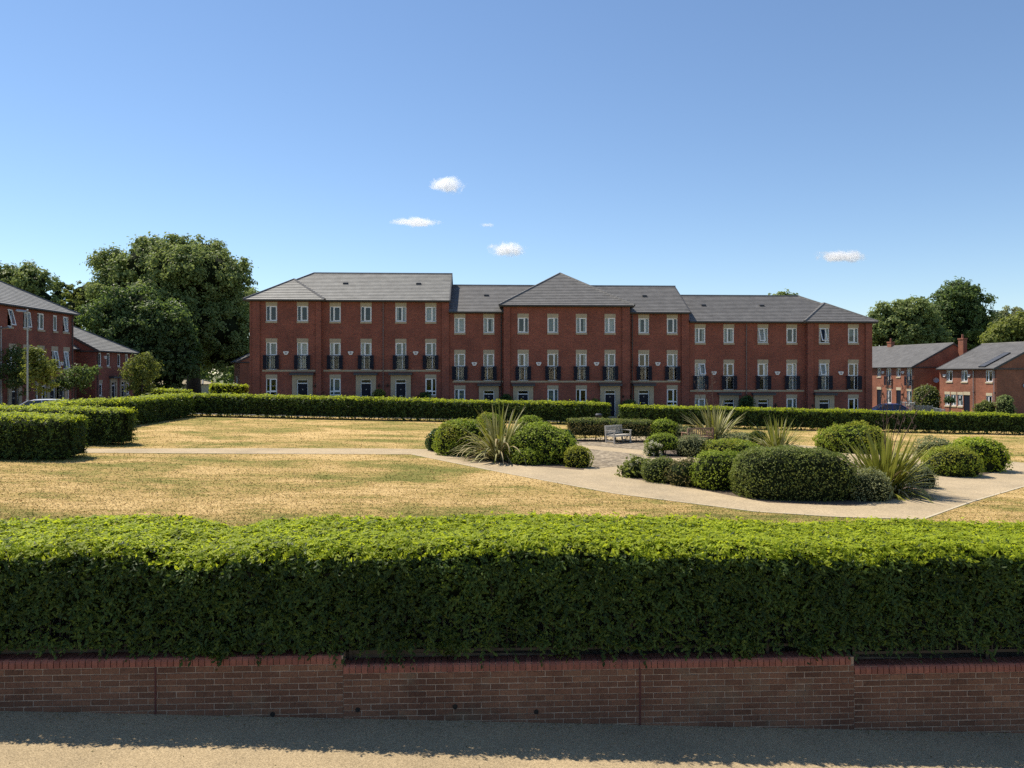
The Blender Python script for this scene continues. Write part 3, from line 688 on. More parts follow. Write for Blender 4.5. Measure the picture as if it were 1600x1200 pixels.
def dish(fr, root, u, v, z, out):
    """satellite dish; out = outward direction along u"""
    mb = MB(); n = 14; c = Vector(fr.P(u + out * .32, v, z)); ax = (Vector(fr.P(u + out, v - .8, z + .35)) - Vector(fr.P(u, v, z))).normalized(); a = ax.orthogonal().normalized(); b = ax.cross(a)
    rings = [(.0, -.06), (.16, -.045), (.30, 0.0)]
    pts = [[c + ax * d + (a * math.cos(2 * math.pi * k / n) + b * math.sin(2 * math.pi * k / n)) * r for k in range(n)] for r, d in rings]
    for i in range(2):
        for k in range(n): mb.face([pts[i][k], pts[i][(k + 1) % n], pts[i + 1][(k + 1) % n], pts[i + 1][k]])
    mb.tube([c + ax * -.06, fr.P(u, v, z - .05)], .02, 6); mb.tube([c - a * .25, c + ax * .3], .012, 5)
    mb.build('satellite_dish', 'galv', root)

# left: three-storey house, front faces +X (u = +Y, v = -X)
XH = -33.2
fl = Frame(XH, 44.0, R(90)); Lh = 63.4 - 44.0; ze = zl(4.82); bs = G(XH) + .05
def ul(px): return -XH / -math.tan(YAW + math.atan((px - 800) / F_PX)) - 44.0
ops = []; plan = []
for px, wd, na in ((16, .62, None), (42, .9, 'L'), (64, .9, 'L'), (86.5, .6, None), (103, .9, 'R')):
    u = ul(px); ops.append((u - wd / 2, u + wd / 2, ze - 1.52, ze - .28)); plan.append((u, ze - 1.52, ze - .28, wd, na, 0, 7 if px in (42, 103) else (14 if px == 16 else None)))
for px in (20, 42, 64, 85.5, 104):
    u = ul(px); wd = .9; ops.append((u - wd / 2, u + wd / 2, ze - 4.5, ze - 3.05)); plan.append((u, ze - 4.5, ze - 3.05, wd, 'L' if px < 90 else 'R', .32, 10 if px in (85.5, 104) else None))
for px in (60, 68, 104.5):
    u = ul(px); wd = .8; ops.append((u - wd / 2, u + wd / 2, ze - 7.0, ze - 5.75)); plan.append((u, ze - 7.0, ze - 5.75, wd, 'L', .3, None))
dr = [ul(81), ul(95), ul(22)]
for u in dr: ops.append((u - .43, u + .43, bs, ze - 5.5 - .33))
lh = box_house('brick_house', 'three-storey brick house with grey hipped roof behind a lamp post', fl, Lh, 9.2, bs, ze, ops, 'brick', (2.75, 0, 4.9), 'tile_warm')
for u, z0, z1, wd, na, li, op in plan: glazed(fl, lh, u, z0, z1, wd, 0, na, random.choice(KINDS), open_=op, lint=li, sill=True)
for u in dr: frontdoor(fl, lh, u, ze - 5.5, bs, 0, 'stone')
for px, py in ((10, 552), (95.5, 555)): alarm(fl, lh, ul(px), zl(5.56 - 4.1) - .7, 0)
downpipe(fl, lh, Lh - .35, bs, ze - .05, 0, 'fascia')
# left: two-storey house beyond it
ze2 = zl(1.95); y2 = 66.9; f2 = Frame(XH, y2, R(90)); L2 = 74.2 - y2; 
def u2(px): return ul(px) + 44.0 - y2
ops = []; plan = []
for px, na in ((156, None), (169.5, None), (186, None), (198, None)):
    u = u2(px); ops.append((u - .3, u + .3, ze2 - 1.35, ze2 - .16)); plan.append((u, ze2 - 1.35, ze2 - .16, .6, na, 0))
for px in (157.5, 200): u = u2(px); ops.append((u - .3, u + .3, ze2 - 3.95, ze2 - 2.85)); plan.append((u, ze2 - 3.95, ze2 - 2.85, .6, None, .3))
dr = [u2(176.5), u2(191.5)]
for u in dr: ops.append((u - .4, u + .4, bs, ze2 - 2.75))
h2 = box_house('brick_house', 'two-storey brick house with paired stone doorways and grey hipped roof', f2, L2, 8.4, bs, ze2, ops, 'brick', (2.5, 0, 4.2), 'tile_warm')
for u, z0, z1, wd, na, li in plan: glazed(f2, h2, u, z0, z1, wd, 0, na, random.choice(KINDS), lint=li)
for u in dr: frontdoor(f2, h2, u, ze2 - 2.42, bs, 0, 'stone', .8, .22)
alarm(f2, h2, u2(164), ze2 - .55, 0); downpipe(f2, h2, .25, bs, ze2 - .05, 0, 'fascia')
# recessed link between them
f3 = Frame(XH - 1.6, 63.42, R(90)); L3 = y2 - 63.44
ops = [(.9, 1.5, ze2 - 1.3, ze2 - .2), (.5, L3 - .5, bs, ze2 - 2.9)]
h3 = box_house('link_house', 'recessed two-storey brick link with a dark garage opening', f3, L3, 6.0, bs, ze2 + .12, ops, 'brick', (2.3, 0, 0), 'tile_warm')
glazed(f3, h3, 1.2, ze2 - 1.3, ze2 - .2, .6, 0, None, 'blind', lint=0)
d = MB(); 
for i in range(6): f3.box(d, .5, L3 - .5, .12 + .01 * (i % 2), .17, bs + i * .42, bs + i * .42 + .415)
d.build('garage_door', 'blackm', h3)

# right houses: fronts face -X (u towards the camera, v = +X), turned a little
def right_house(ox_px, d0, ang, L, D, py_e, label, ops_fn, roofkw, chim):
    x, y = at(ox_px, d0); fr = Frame(x, y, R(-90) + R(ang)); ze = CAMZ - (py_e - HORIZON) / F_PX * d0; bs = G(x) + .05
    return fr, ze, bs
# house A (further)
def px_of(q): return 800 + F_PX * (q[0] * CY - q[1] * SY) / (q[0] * SY + q[1] * CY)
def find_u(fr, px, v, lo, hi): return min(np.linspace(lo, hi, 1500), key=lambda u: abs(px_of(fr.P(u, v, 0)) - px))
ANG = 8
xA, yA = at(1428, 86.0); fA = Frame(xA, yA, R(-90 + ANG)); zeA = CAMZ + (583 - 573.4) / F_PX * 86; bA = G(xA) + .05; LA_ = 16.0
fA = Frame(*[fA.P(-LA_, 0, 0)[i] for i in (0, 1)], R(-90 + ANG))
ops = []; pl = []
def pxA(px):      # distance back from the near corner where the sight line meets the front
    best = min(np.linspace(0, LA_, 1600), key=lambda s: abs((lambda q: 800 + F_PX * ((q[0] * CY - q[1] * SY) / (q[0] * SY + q[1] * CY)) - px)(fA.P(LA_ - s, 0, 0))))
    return LA_ - best
for px in (1373.5, 1403.8): u = pxA(px); ops.append((u - .36, u + .36, zeA - 1.12, zeA - .12)); pl.append((u, zeA - 1.12, zeA - .12, .72, 0, True))
for px in (1388.5, 1420.5): u = pxA(px); ops.append((u - .42, u + .42, zeA - 2.15, zeA - .12)); pl.append((u, zeA - 2.15, zeA - .12, .84, 0, False))
for px in (1389, 1420.8): u = pxA(px); ops.append((u - .42, u + .42, zeA - 4.3, zeA - 2.75)); pl.append((u, zeA - 4.3, zeA - 2.75, .84, .3, True))
drs = [pxA(1373.5), pxA(1404)]
for u in drs: ops.append((u - .4, u + .4, bA, zeA - 2.7))
hA = box_house('brick_house', 'sunlit orange brick pair of houses with juliet balconies behind a blue car', fA, LA_, 10.2, bA, zeA, ops, 'brick_warm', (2.75, 0, 0))
for u, z0, z1, wd, li, si in pl:
    glazed(fA, hA, u, z0, z1, wd, 0, 'L', random.choice(['blind', None]), lint=li, sill=si, stone='pale_stone')
    if not si: juliet(fA, hA, u, z0 + .02, z0 + 1.1, 1.15, 0)
for u in drs:
    f = MB(); fA.box(f, u - .42, u + .42, -.012, .10, zeA - 2.699, zeA - 2.37); f.build('door_lintel', 'pale_stone', hA)
    f = MB(); fA.box(f, u - .4, u + .4, .05, .09, bA, zeA - 2.7); f.build('door', 'navy', hA); walllight(fA, hA, u + .75, zeA - 3.2, 0)
for px in (1380.3, 1411.3): alarm(fA, hA, pxA(px), zeA - .62, 0)
downpipe(fA, hA, LA_ - .22, bA, zeA - .05, 0, 'galv'); dish(fA, hA, LA_, 2.6, zeA - 1.5, 1)
chimney(fA, hA, find_u(fA, 1392, 5.1, -6, LA_), 5.1, zeA + 2.0, zeA + 3.35)
# house B (nearer, hipped with a valley)
DB = 11.0
xB, yB = at(1557, 76.0); fB = Frame(xB, yB, R(-90 + ANG)); LB = -find_u(fB, 1468, 0, -20, 0)
fB = Frame(*[fB.P(-LB, 0, 0)[i] for i in (0, 1)], R(-90 + ANG)); zeB = CAMZ + (583 - 575.5) / F_PX * 76; bB = G(xB) + .05
def pxB(px, v=0):
    best = min(np.linspace(0, LB + 4, 1600), key=lambda s: abs((lambda q: 800 + F_PX * ((q[0] * CY - q[1] * SY) / (q[0] * SY + q[1] * CY)) - px)(fB.P(LB - s, v, 0))))
    return LB - best
ops = []; pl = []
for px in (1483.5, 1507, 1545.5): u = pxB(px); ops.append((u - .45, u + .45, zeB - 1.38, zeB - .2)); pl.append((u, zeB - 1.38, zeB - .2, .9, 0, True))
for px in (1480.2, 1490, 1500.3, 1545.5): u = pxB(px); ops.append((u - .38, u + .38, zeB - 4.0, zeB - 2.8)); pl.append((u, zeB - 4.0, zeB - 2.8, .76, .3, True))
ud = pxB(1510.5); ops.append((ud - .42, ud + .42, bB, zeB - 2.8))
hB = box_house('brick_house', 'sunlit orange brick house with a dark solar panel on its grey roof', fB, LB, DB, bB, zeB, ops, 'brick_warm', (2.75, 0, 0))
for u, z0, z1, wd, li, si in pl: glazed(fB, hB, u, z0, z1, wd, 0, 'L', random.choice(['blind', None]), lint=li, sill=si, stone='pale_stone')
f = MB(); fB.box(f, ud - .46, ud + .46, -.012, .10, zeB - 2.799, zeB - 2.45); f.build('door_lintel', 'pale_stone', hB)
f = MB(); fB.box(f, ud - .42, ud + .42, .05, .09, bB, zeB - 2.8); f.build('door', 'navy', hB); walllight(fB, hB, ud - .8, zeB - 3.3, 0)
ub0, ub1 = pxB(1519), pxB(1539)
for a in (pxB(1476), pxB(1514.5)): alarm(fB, hB, a, zeB - .75, 0)
downpipe(fB, hB, pxB(1522), bB, zeB - .05, 0, 'galv'); downpipe(fB, hB, LB - .2, bB, zeB - .05, 0, 'galv'); dish(fB, hB, LB, 3.2, zeB - 1.75, 1)
chimney(fB, hB, find_u(fB, 1504, 4.4, -6, LB), 4.4, zeB + .9, zeB + 3.5); chimney(fB, hB, LB - .9, 5.6, zeB + 1.6, zeB + 3.9)
kk = 2.75 / (DB / 2 + .35); sp = MB(); ua, ub = pxB(1531), pxB(1541)
def rp(u, v, o): return fB.P(u, v, zeB + (v + .35) * kk + .05 + o)
def panel(mbx, a, b, v0, v1, o0, o1): mbx.hexa([rp(a, v0, o0), rp(b, v0, o0), rp(b, v1, o0), rp(a, v1, o0), rp(a, v0, o1), rp(b, v0, o1), rp(b, v1, o1), rp(a, v1, o1)])
panel(sp, ua, ub, -.2, 2.9, 0, .09); spo = sp.build('solar_panel', 'blackm', hB)
for i in range(4):
    c = MB(); v0 = -.12 + i * .75; panel(c, ua + .07, ub - .07, v0, v0 + .70, .0905, .095); c.build('solar_cell', M['lead'], spo)

# low garage and outbuilding between the trees
fg = Frame(*at(206, 96), R(0)); bsg = G(-40)
zt = CAMZ + (583 - 600.5) / F_PX * 96
gr = box_house('low_garage', 'low cream garage with a pale flat roof under the trees', fg, 8.6, 5.0, bsg, zt, [(1.2, 2.4, zt - 1.2, zt - .4), (5, 6.2, zt - 1.2, zt - .4)], 'render', (.5, 1.0, 1.0), 'edging')
for u in (1.8, 5.6): glazed(fg, gr, u, zt - 1.2, zt - .4, 1.2, 0, None, None, lint=0, sill=False)
fo = Frame(*at(366, 84), R(-62)); bso = G(-28); zo = CAMZ + (583 - 566) / F_PX * 84
og = box_house('brick_outbuilding', 'small brick outbuilding half hidden behind the tall terrace block', fo, 3.2, 5.0, bso, zo, [(1.0, 1.9, bso + 1.0, bso + 2.1)], 'brick_warm', (1.5, 0, 0))
glazed(fo, og, 1.45, bso + 1.0, bso + 2.1, .9, 0, 'L', None)

# ------------------------------------------------------------------ foliage generators
def leaves_mesh(name, C, A, B, m, parent, L, W, fold=.25, kind='stuff'):
    """C centres, A long axis, B side axis (unit, Nx3), L/W lengths (N,) -> folded rhombic leaves in one mesh"""
    n = len(C); Nn = np.cross(A, B)
    L = np.asarray(L)[:, None] if np.ndim(L) else L; W = np.asarray(W)[:, None] if np.ndim(W) else W
    v = np.empty((n, 4, 3)); up = Nn * W * fold
    v[:, 0] = C - A * L * .5; v[:, 1] = C + B * W * .5 + up + A * L * .05; v[:, 2] = C + A * L * .5 - up * .4; v[:, 3] = C - B * W * .5 + up + A * L * .05
    o0 = np.array(origin(parent)); v -= o0
    me = bpy.data.meshes.new(name); me.vertices.add(n * 4); me.vertices.foreach_set('co', v.reshape(-1).astype(np.float32))
    idx = (np.arange(n) * 4)[:, None]; tri = np.concatenate([idx + np.array([[0, 1, 2]]), idx + np.array([[0, 2, 3]])], 1).reshape(-1)
    me.loops.add(n * 6); me.loops.foreach_set('vertex_index', tri.astype(np.int32))
    me.polygons.add(n * 2); me.polygons.foreach_set('loop_start', np.arange(0, n * 6, 3, dtype=np.int32)); me.polygons.foreach_set('loop_total', np.full(n * 2, 3, dtype=np.int32))
    me.materials.append(M[m]); me.update(calc_edges=True); me.validate()
    o = bpy.data.objects.new(name, me); col.objects.link(o); o.parent = parent; o['kind'] = kind
    return o
def unit(v): return v / np.maximum(1e-9, np.linalg.norm(v, axis=1, keepdims=True))
def leaf_axes(Nrm, droop=0.0, spread=1.0, lift=.35):
    n = len(Nrm); r = rng.normal(size=(n, 3)); t = unit(r - Nrm * (r * Nrm).sum(1, keepdims=True))
    A = unit(t + Nrm * (lift + .35 * rng.normal(size=(n, 1)) * spread) + np.array([[0, 0, -droop]]))
    r2 = Nrm + .55 * spread * rng.normal(size=(n, 3)); B = unit(np.cross(A, r2)); return A, B
def lump(p, s, seed):
    r = np.random.default_rng(seed); out = np.zeros(len(p))
    for k in range(7):
        f = r.normal(size=3) * (1.0 / s) * (1 + .6 * k); out += np.sin(p @ f + r.uniform(0, 6.28)) / (1 + .6 * k)
    return out / 2.6
def rrect(t, a, H, rc):
    """point + normal at perimeter parameter t (0..1) on a rounded hedge section (front foot -> top -> back foot)"""
    l1 = H - rc; l2 = math.pi * rc / 2; l3 = 2 * a - 2 * rc; P = 2 * l1 + 2 * l2 + l3; s = t * P
    y = np.empty_like(s); z = np.empty_like(s); ny = np.empty_like(s); nz = np.empty_like(s)
    m = s < l1; y[m] = -a; z[m] = s[m]; ny[m] = -1; nz[m] = 0
    m = (s >= l1) & (s < l1 + l2); q = (s[m] - l1) / rc; y[m] = -a + rc - rc * np.cos(q); z[m] = H - rc + rc * np.sin(q); ny[m] = -np.cos(q); nz[m] = np.sin(q)
    m = (s >= l1 + l2) & (s < l1 + l2 + l3); y[m] = -a + rc + (s[m] - l1 - l2); z[m] = H; ny[m] = 0; nz[m] = 1
    m = (s >= l1 + l2 + l3) & (s < l1 + 2 * l2 + l3); q = (s[m] - l1 - l2 - l3) / rc; y[m] = a - rc + rc * np.sin(q); z[m] = H - rc + rc * np.cos(q); ny[m] = np.sin(q); nz[m] = np.cos(q)
    m = s >= l1 + 2 * l2 + l3; y[m] = a; z[m] = H - rc - (s[m] - l1 - 2 * l2 - l3); ny[m] = 1; nz[m] = 0
    return y, z, ny, nz, P
def hedge(label, s0, s1, c, a, H, axis='x', leaf=.10, dens=230, mats=('leaf_hedge', 'leaf_fresh'), rc=.16, seed=1, amp=.05, group=None, name='hedge', ztop=None, core_from=.12, droop=.15, front_gap=0.0, fresh_z=.90, fresh_p=.85, low_thin=0.0, base=None, er=.5, sprays=0, hang=()):
    """clipped hedge along x or y: solid core coloured as inner shade plus leaves over its rounded section"""
    erw = min(er, a * .75)
    def endf(s):      # how far the plan shape is drawn in near the rounded ends
        q = np.clip(1 - np.minimum(s - s0, s1 - s) / max(er, .01), 0, 1); return 1 - np.sqrt(np.clip(1 - q * q, 0, 1))
    Ls = s1 - s0; W = (lambda s, t, z: (s, c + t, z)) if axis == 'x' else (lambda s, t, z: (c + t, s, z))
    mid = W((s0 + s1) / 2, 0, 0); gz = base or (lambda x: G(x)); root = thing(name, (mid[0], mid[1], gz(mid[0])), label, 'hedge', group)
    zt = ztop or (lambda s: 0.0)
    # core
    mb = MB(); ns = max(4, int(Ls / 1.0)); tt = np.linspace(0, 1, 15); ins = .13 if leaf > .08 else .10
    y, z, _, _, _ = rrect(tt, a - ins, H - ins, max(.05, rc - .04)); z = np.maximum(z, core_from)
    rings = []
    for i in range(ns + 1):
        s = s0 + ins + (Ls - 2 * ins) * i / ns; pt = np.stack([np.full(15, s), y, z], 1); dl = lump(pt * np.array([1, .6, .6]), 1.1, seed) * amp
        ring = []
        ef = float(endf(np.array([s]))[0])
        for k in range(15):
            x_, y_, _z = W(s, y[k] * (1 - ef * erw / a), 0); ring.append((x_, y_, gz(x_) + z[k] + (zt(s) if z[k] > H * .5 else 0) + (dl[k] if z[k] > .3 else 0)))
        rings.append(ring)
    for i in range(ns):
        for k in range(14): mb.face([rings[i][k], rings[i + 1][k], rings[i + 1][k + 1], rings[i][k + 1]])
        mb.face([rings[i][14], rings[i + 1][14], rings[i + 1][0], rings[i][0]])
    mb.face(rings[0][::-1]); mb.face(rings[-1]); mb.build('shade_core', 'core', root)
    # stems at the foot
    st = MB()
    for s in np.arange(s0 + .3, s1 - .2, .55):
        t_ = rng.uniform(-a * .5, a * .5); x_, y_, _ = W(s, t_, 0); st.tube([(x_, y_, gz(x_) - .05), (x_ + rng.uniform(-.1, .1), y_ + rng.uniform(-.1, .1), gz(x_) + max(.3, core_from + .2))], [.03, .018], 5, False)
    st.build('stems', 'bark', root)['kind'] = 'stuff'
    # leaves
    P = rrect(np.array([0.5]), a, H, rc)[4]; n1 = int(Ls * P * dens); n2 = int(2 * (2 * a) * H * dens)
    t = rng.random(n1); y, z, ny, nz, _ = rrect(t, a, H, rc); s = rng.uniform(s0, s1, n1)
    nrm = np.stack([np.zeros(n1), ny, nz], 1); pts = np.stack([s, y, z], 1)
    e = rng.random(n2) < .5; pe = np.stack([np.where(e, s0, s1), rng.uniform(-a + erw, a - erw, n2), H * np.sqrt(rng.random(n2)) * .98], 1); nre = np.zeros((n2, 3)); nre[:, 0] = np.where(e, -1, 1)
    pts = np.concatenate([pts, pe]); nrm = np.concatenate([nrm, nre])
    ef = endf(pts[:, 0]); ef[n1:] = 0; pts[:, 1] *= 1 - ef * erw / a; sg = np.where(pts[:, 0] > (s0 + s1) / 2, 1, -1); nrm[:, 0] += sg * ef * 1.2; nrm = unit(nrm); pts[:, 2] -= np.where(pts[:, 2] > H * .7, ef * .12, 0)
    if front_gap: pts[:, 2] = np.where((nrm[:, 1] < -.5), np.maximum(pts[:, 2], front_gap * (1.0 + .5 * lump(pts, .5, seed + 3))), pts[:, 2])
    d1 = lump(pts * np.array([1, .6, .6]), 1.1, seed); d2 = lump(pts, .28, seed + 1)
    pts = pts + nrm * ((amp * d1 + amp * .7 * d2)[:, None] - np.abs(rng.normal(size=(len(pts), 1))) * leaf * .7 + leaf * .35)
    if low_thin:
        keep = rng.random(len(pts)) > low_thin * np.clip(1 - pts[:, 2] / (H * .55), 0, 1); pts, nrm, d2 = pts[keep], nrm[keep], d2[keep]
    isp = np.zeros(len(pts), bool); Asp = np.zeros_like(pts)
    if sprays:       # arching leafy shoots standing off the clipped surface
        ns_ = min(sprays, len(pts)); ix = rng.choice(len(pts), ns_, replace=False); per = 7
        o_, n_ = pts[ix], nrm[ix]; r_ = rng.normal(size=(ns_, 3)); tn = unit(r_ - n_ * (r_ * n_).sum(1, keepdims=True)); tn[:, 2] = np.where(n_[:, 2] < .5, tn[:, 2] * .6 + .15, tn[:, 2])
        d0 = unit(n_ * rng.uniform(.25, .8, (ns_, 1)) + tn); ln = leaf * rng.uniform(1.4, 2.9, (ns_, 1)); sd_ = unit(np.cross(d0, n_ + .2 * rng.normal(size=(ns_, 3))))
        P_s, N_s, A_s = [], [], []
        for k in range(per):
            t_ = (k + .6) / per; c_ = o_ + d0 * ln * t_ - np.array([[0, 0, 1]]) * (ln * .45 * t_ ** 2); sgn = 1 if k % 2 else -1; ax = unit(d0 * .75 + sd_ * sgn * (.85 if k < per - 1 else 0) - np.array([[0, 0, .55 * t_]]))
            P_s.append(c_ + ax * leaf * .3); N_s.append(unit(n_ + np.array([[0, 0, .35]]))); A_s.append(ax)
        pts = np.concatenate([pts] + P_s); nrm = np.concatenate([nrm] + N_s); isp = np.concatenate([isp, np.ones(ns_ * per, bool)]); Asp = np.concatenate([Asp] + A_s); d2 = np.concatenate([d2] + [d2[ix]] * per)
    for hs, hy, hz, hr, hn in hang:       # tufts of foliage hanging out over the wall
        q = rng.normal(size=(hn, 3)) * np.array([hr * .55, hr * .3, hr * .5]); pts = np.concatenate([pts, q + np.array([hs, hy, hz])]); nrm = np.concatenate([nrm, unit(q + np.array([[0, -hr, 0]]))]); isp = np.concatenate([isp, np.zeros(hn, bool)]); Asp = np.concatenate([Asp, np.zeros((hn, 3))]); d2 = np.concatenate([d2, np.zeros(hn)])
    shoots = rng.random(len(pts)) < .02; pts[shoots] += nrm[shoots] * leaf * rng.uniform(.3, 1.1, (shoots.sum(), 1))
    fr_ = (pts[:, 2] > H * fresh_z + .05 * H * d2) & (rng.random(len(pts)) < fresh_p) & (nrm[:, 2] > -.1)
    zadd = np.array([zt(v) for v in pts[:, 0]]) * np.clip(pts[:, 2] / (H * .5), 0, 1)
    wpts = np.stack([pts[:, 0], c + pts[:, 1], pts[:, 2] + zadd], 1) if axis == 'x' else np.stack([c + pts[:, 1], pts[:, 0], pts[:, 2] + zadd], 1)
    wn = nrm if axis == 'x' else nrm[:, [1, 0, 2]]
    wpts[:, 2] += np.array([gz(v) for v in wpts[:, 0]])
    A, B = leaf_axes(wn, droop)
    if isp.any(): A[isp] = Asp[isp] if axis == 'x' else Asp[isp][:, [1, 0, 2]]; B[isp] = unit(np.cross(A[isp], wn[isp] + .25 * rng.normal(size=(isp.sum(), 3))))
    L = leaf * rng.uniform(.6, 1.3, len(wpts)); Wd = L * rng.uniform(.38, .55, len(wpts))
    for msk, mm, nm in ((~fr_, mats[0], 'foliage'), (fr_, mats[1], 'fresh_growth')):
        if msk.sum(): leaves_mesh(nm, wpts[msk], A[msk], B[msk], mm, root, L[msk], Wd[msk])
    return root
def bush(label, cx, cy, rx, ry, H, m, leaf=.07, dens=420, seed=3, amp=.07, name='clipped_shrub', cat='shrub', lift=0.0, power=2.35, group=None, base=0.0, fuzzy=.0, flowers=0, m2=None, aspect=.5):
    """mounded shrub: superellipsoid of leaves over a solid core coloured as inner shade"""
    g = G(cx); root = thing(name, (cx, cy, g), label, cat, group); n0 = 2600
    hh = H - lift
    def surf(d):
        q = (np.abs(d[:, 0]) ** power + np.abs(d[:, 1]) ** power + np.abs(d[:, 2]) ** power) ** (-1 / power)
        p = d * q[:, None]; return p * np.array([rx, ry, hh * .62]) + np.array([0, 0, hh * .38])
    # core
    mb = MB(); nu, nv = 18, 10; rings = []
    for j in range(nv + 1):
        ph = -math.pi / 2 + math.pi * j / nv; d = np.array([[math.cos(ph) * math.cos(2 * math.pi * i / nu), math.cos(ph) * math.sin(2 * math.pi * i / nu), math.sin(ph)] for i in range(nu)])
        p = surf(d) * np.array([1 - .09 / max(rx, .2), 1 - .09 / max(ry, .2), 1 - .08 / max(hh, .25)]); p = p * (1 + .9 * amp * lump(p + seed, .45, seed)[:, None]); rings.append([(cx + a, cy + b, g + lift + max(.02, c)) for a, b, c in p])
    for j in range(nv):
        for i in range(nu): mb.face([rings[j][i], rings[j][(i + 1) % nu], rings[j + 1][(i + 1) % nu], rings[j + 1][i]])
    mb.build('shade_core', 'core', root)
    st = MB()
    for k in range(5): st.tube([(cx + rng.uniform(-.12, .12), cy + rng.uniform(-.12, .12), g - .05), (cx + rng.uniform(-rx, rx) * .4, cy + rng.uniform(-ry, ry) * .4, g + lift + hh * .35)], [.03, .015], 5, False)
    st.build('stems', 'bark', root)
    area = 2 * math.pi * ((rx * ry) ** .5) * (hh * .9) + math.pi * rx * ry; n = int(area * dens)
    d = unit(rng.normal(size=(n, 3))); d[:, 2] = np.where(d[:, 2] < -.62, -d[:, 2], d[:, 2]); p = surf(d); ok = p[:, 2] > .0; p = p[ok]; d = d[ok]; n = len(p)
    nr = unit(d / np.array([rx, ry, hh * .62])); nr = unit(nr)
    l1 = lump(p + seed, .45, seed); l2 = lump(p - seed, .13, seed + 5)
    sc = min(rx, hh)
    p = p + nr * (((l1 * amp * sc * 1.7 + l2 * amp * sc * 1.0)[:, None]) + leaf * (.35 - .7 * np.abs(rng.normal(size=(n, 1)))) + fuzzy * np.abs(rng.normal(size=(n, 1))) + (rng.random((n, 1)) < .035) * rng.uniform(.02, .11, (n, 1)))
    wp = p + np.array([cx, cy, g + lift]); A, B = leaf_axes(nr, .0, 1.0, .4 + fuzzy * 3); L = leaf * rng.uniform(.6, 1.3, n)
    if m2:
        k = rng.random(n) < np.clip(.5 + .9 * l1, 0, 1) * (nr[:, 2] > .1); leaves_mesh('foliage', wp[~k], A[~k], B[~k], m, root, L[~k], L[~k] * aspect); leaves_mesh('fresh_growth', wp[k], A[k], B[k], m2, root, L[k], L[k] * aspect)
    else: leaves_mesh('foliage', wp, A, B, m, root, L, L * aspect)
    if flowers:
        idx = rng.choice(n, flowers, replace=False); f = MB()
        for i in idx:
            q = wp[i] + nr[i] * .05
            for k in range(5):
                t = 2 * math.pi * k / 5; a_ = np.array([math.cos(t), 0, math.sin(t)]) * .05; f.face([q, q + a_ + np.array([.02, -.02, .02]), q + a_ * 1.5, q + a_ - np.array([.02, .02, .0])])
        f.build('flowers', 'petal', root)['kind'] = 'stuff'
    return root
def tree(label, x, y, blobs, trunk_r, m, leaf=.42, clumps=600, per=24, seed=1, spread=.75, name='broadleaf_tree', cat='tree', group=None, lean=0, tfork=.35, core=.72):
    """blobs: (dx, dy, z above ground, rx, ry, rz)"""
    g = G(x); root = thing(name, (x, y, g), label, cat, group); r = np.random.default_rng(seed)
    tb = MB(); top = max(b[2] for b in blobs); zf = top * tfork
    pts = [(x, y, g - .2), (x + lean * .3, y, g + zf * .5), (x + lean, y, g + zf), (x + lean * 1.2, y, g + top * .8)]
    tb.tube(pts, [trunk_r * 1.25, trunk_r, trunk_r * .8, trunk_r * .25], 9); trunk = tb.build('trunk', 'bark', root, smooth=True)
    for b in blobs:
        l = MB(); a = Vector((x + lean, y, g + zf * r.uniform(.75, 1.05))); e = Vector((x + b[0], y + b[1], g + b[2])); mid = (a + e) / 2 + Vector((r.uniform(-.4, .4), r.uniform(-.4, .4), -.2))
        l.tube([a, mid, e], [trunk_r * .45, trunk_r * .28, trunk_r * .1], 6); l.build('limb', 'bark', trunk, smooth=True)
    ext = []
    for b in blobs:
        for q in range(5):
            dv = r.normal(size=3); dv /= np.linalg.norm(dv); dv[2] = abs(dv[2]) * .9 - .15; f = r.uniform(.28, .45); ext.append((b[0] + dv[0] * b[3] * .78, b[1] + dv[1] * b[4] * .78, b[2] + dv[2] * b[5] * .78, b[3] * f, b[4] * f, b[5] * f))
    B = np.array([(b[0], b[1], b[2], b[3] * .86, b[4] * .86, b[5] * .84) for b in blobs] + ext); vol = B[:, 3] * B[:, 4] + B[:, 3] * B[:, 5]; clumps = int(clumps * 1.15); per = int(per * 1.45); pick = r.choice(len(B), clumps, p=vol / vol.sum())
    d = unit(r.normal(size=(clumps, 3))); rad = r.uniform(.55, 1.06, (clumps, 1)) ** .6
    cc = B[pick, :3] + d * B[pick, 3:] * rad
    n = clumps * per; ci = np.repeat(np.arange(clumps), per); csz = spread * r.uniform(.6, 1.3, clumps)
    off = r.normal(size=(n, 3)) * .36; off[:, 2] *= .75; p = cc[ci] + off * csz[ci][:, None] + np.array([x, y, g])
    p[:, 2] = np.maximum(p[:, 2], g + .25)
    nr = unit(d[ci] * .7 + off * 1.5 + np.array([[0, 0, .5]])); A = unit(np.cross(nr, r.normal(size=(n, 3)))); A[:, 2] -= .25; A = unit(A); Bx = unit(np.cross(nr + .4 * r.normal(size=(n, 3)), A))
    L = leaf * 1.12 * r.uniform(.6, 1.3, n); leaves_mesh('crown', p, A, Bx, m, root, L, L * .62)
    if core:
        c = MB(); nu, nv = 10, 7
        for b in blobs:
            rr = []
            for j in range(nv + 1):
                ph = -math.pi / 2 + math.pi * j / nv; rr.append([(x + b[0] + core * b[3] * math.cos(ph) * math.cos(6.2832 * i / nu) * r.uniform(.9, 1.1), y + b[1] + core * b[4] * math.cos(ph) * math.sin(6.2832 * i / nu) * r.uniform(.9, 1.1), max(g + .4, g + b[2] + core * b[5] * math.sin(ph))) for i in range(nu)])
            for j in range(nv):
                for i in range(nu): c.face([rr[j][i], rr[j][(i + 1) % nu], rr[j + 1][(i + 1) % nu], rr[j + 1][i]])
        c.build('inner_shade_core', 'core', root)  # dark filler lobes, the shade within the crown put into their colour
    return root

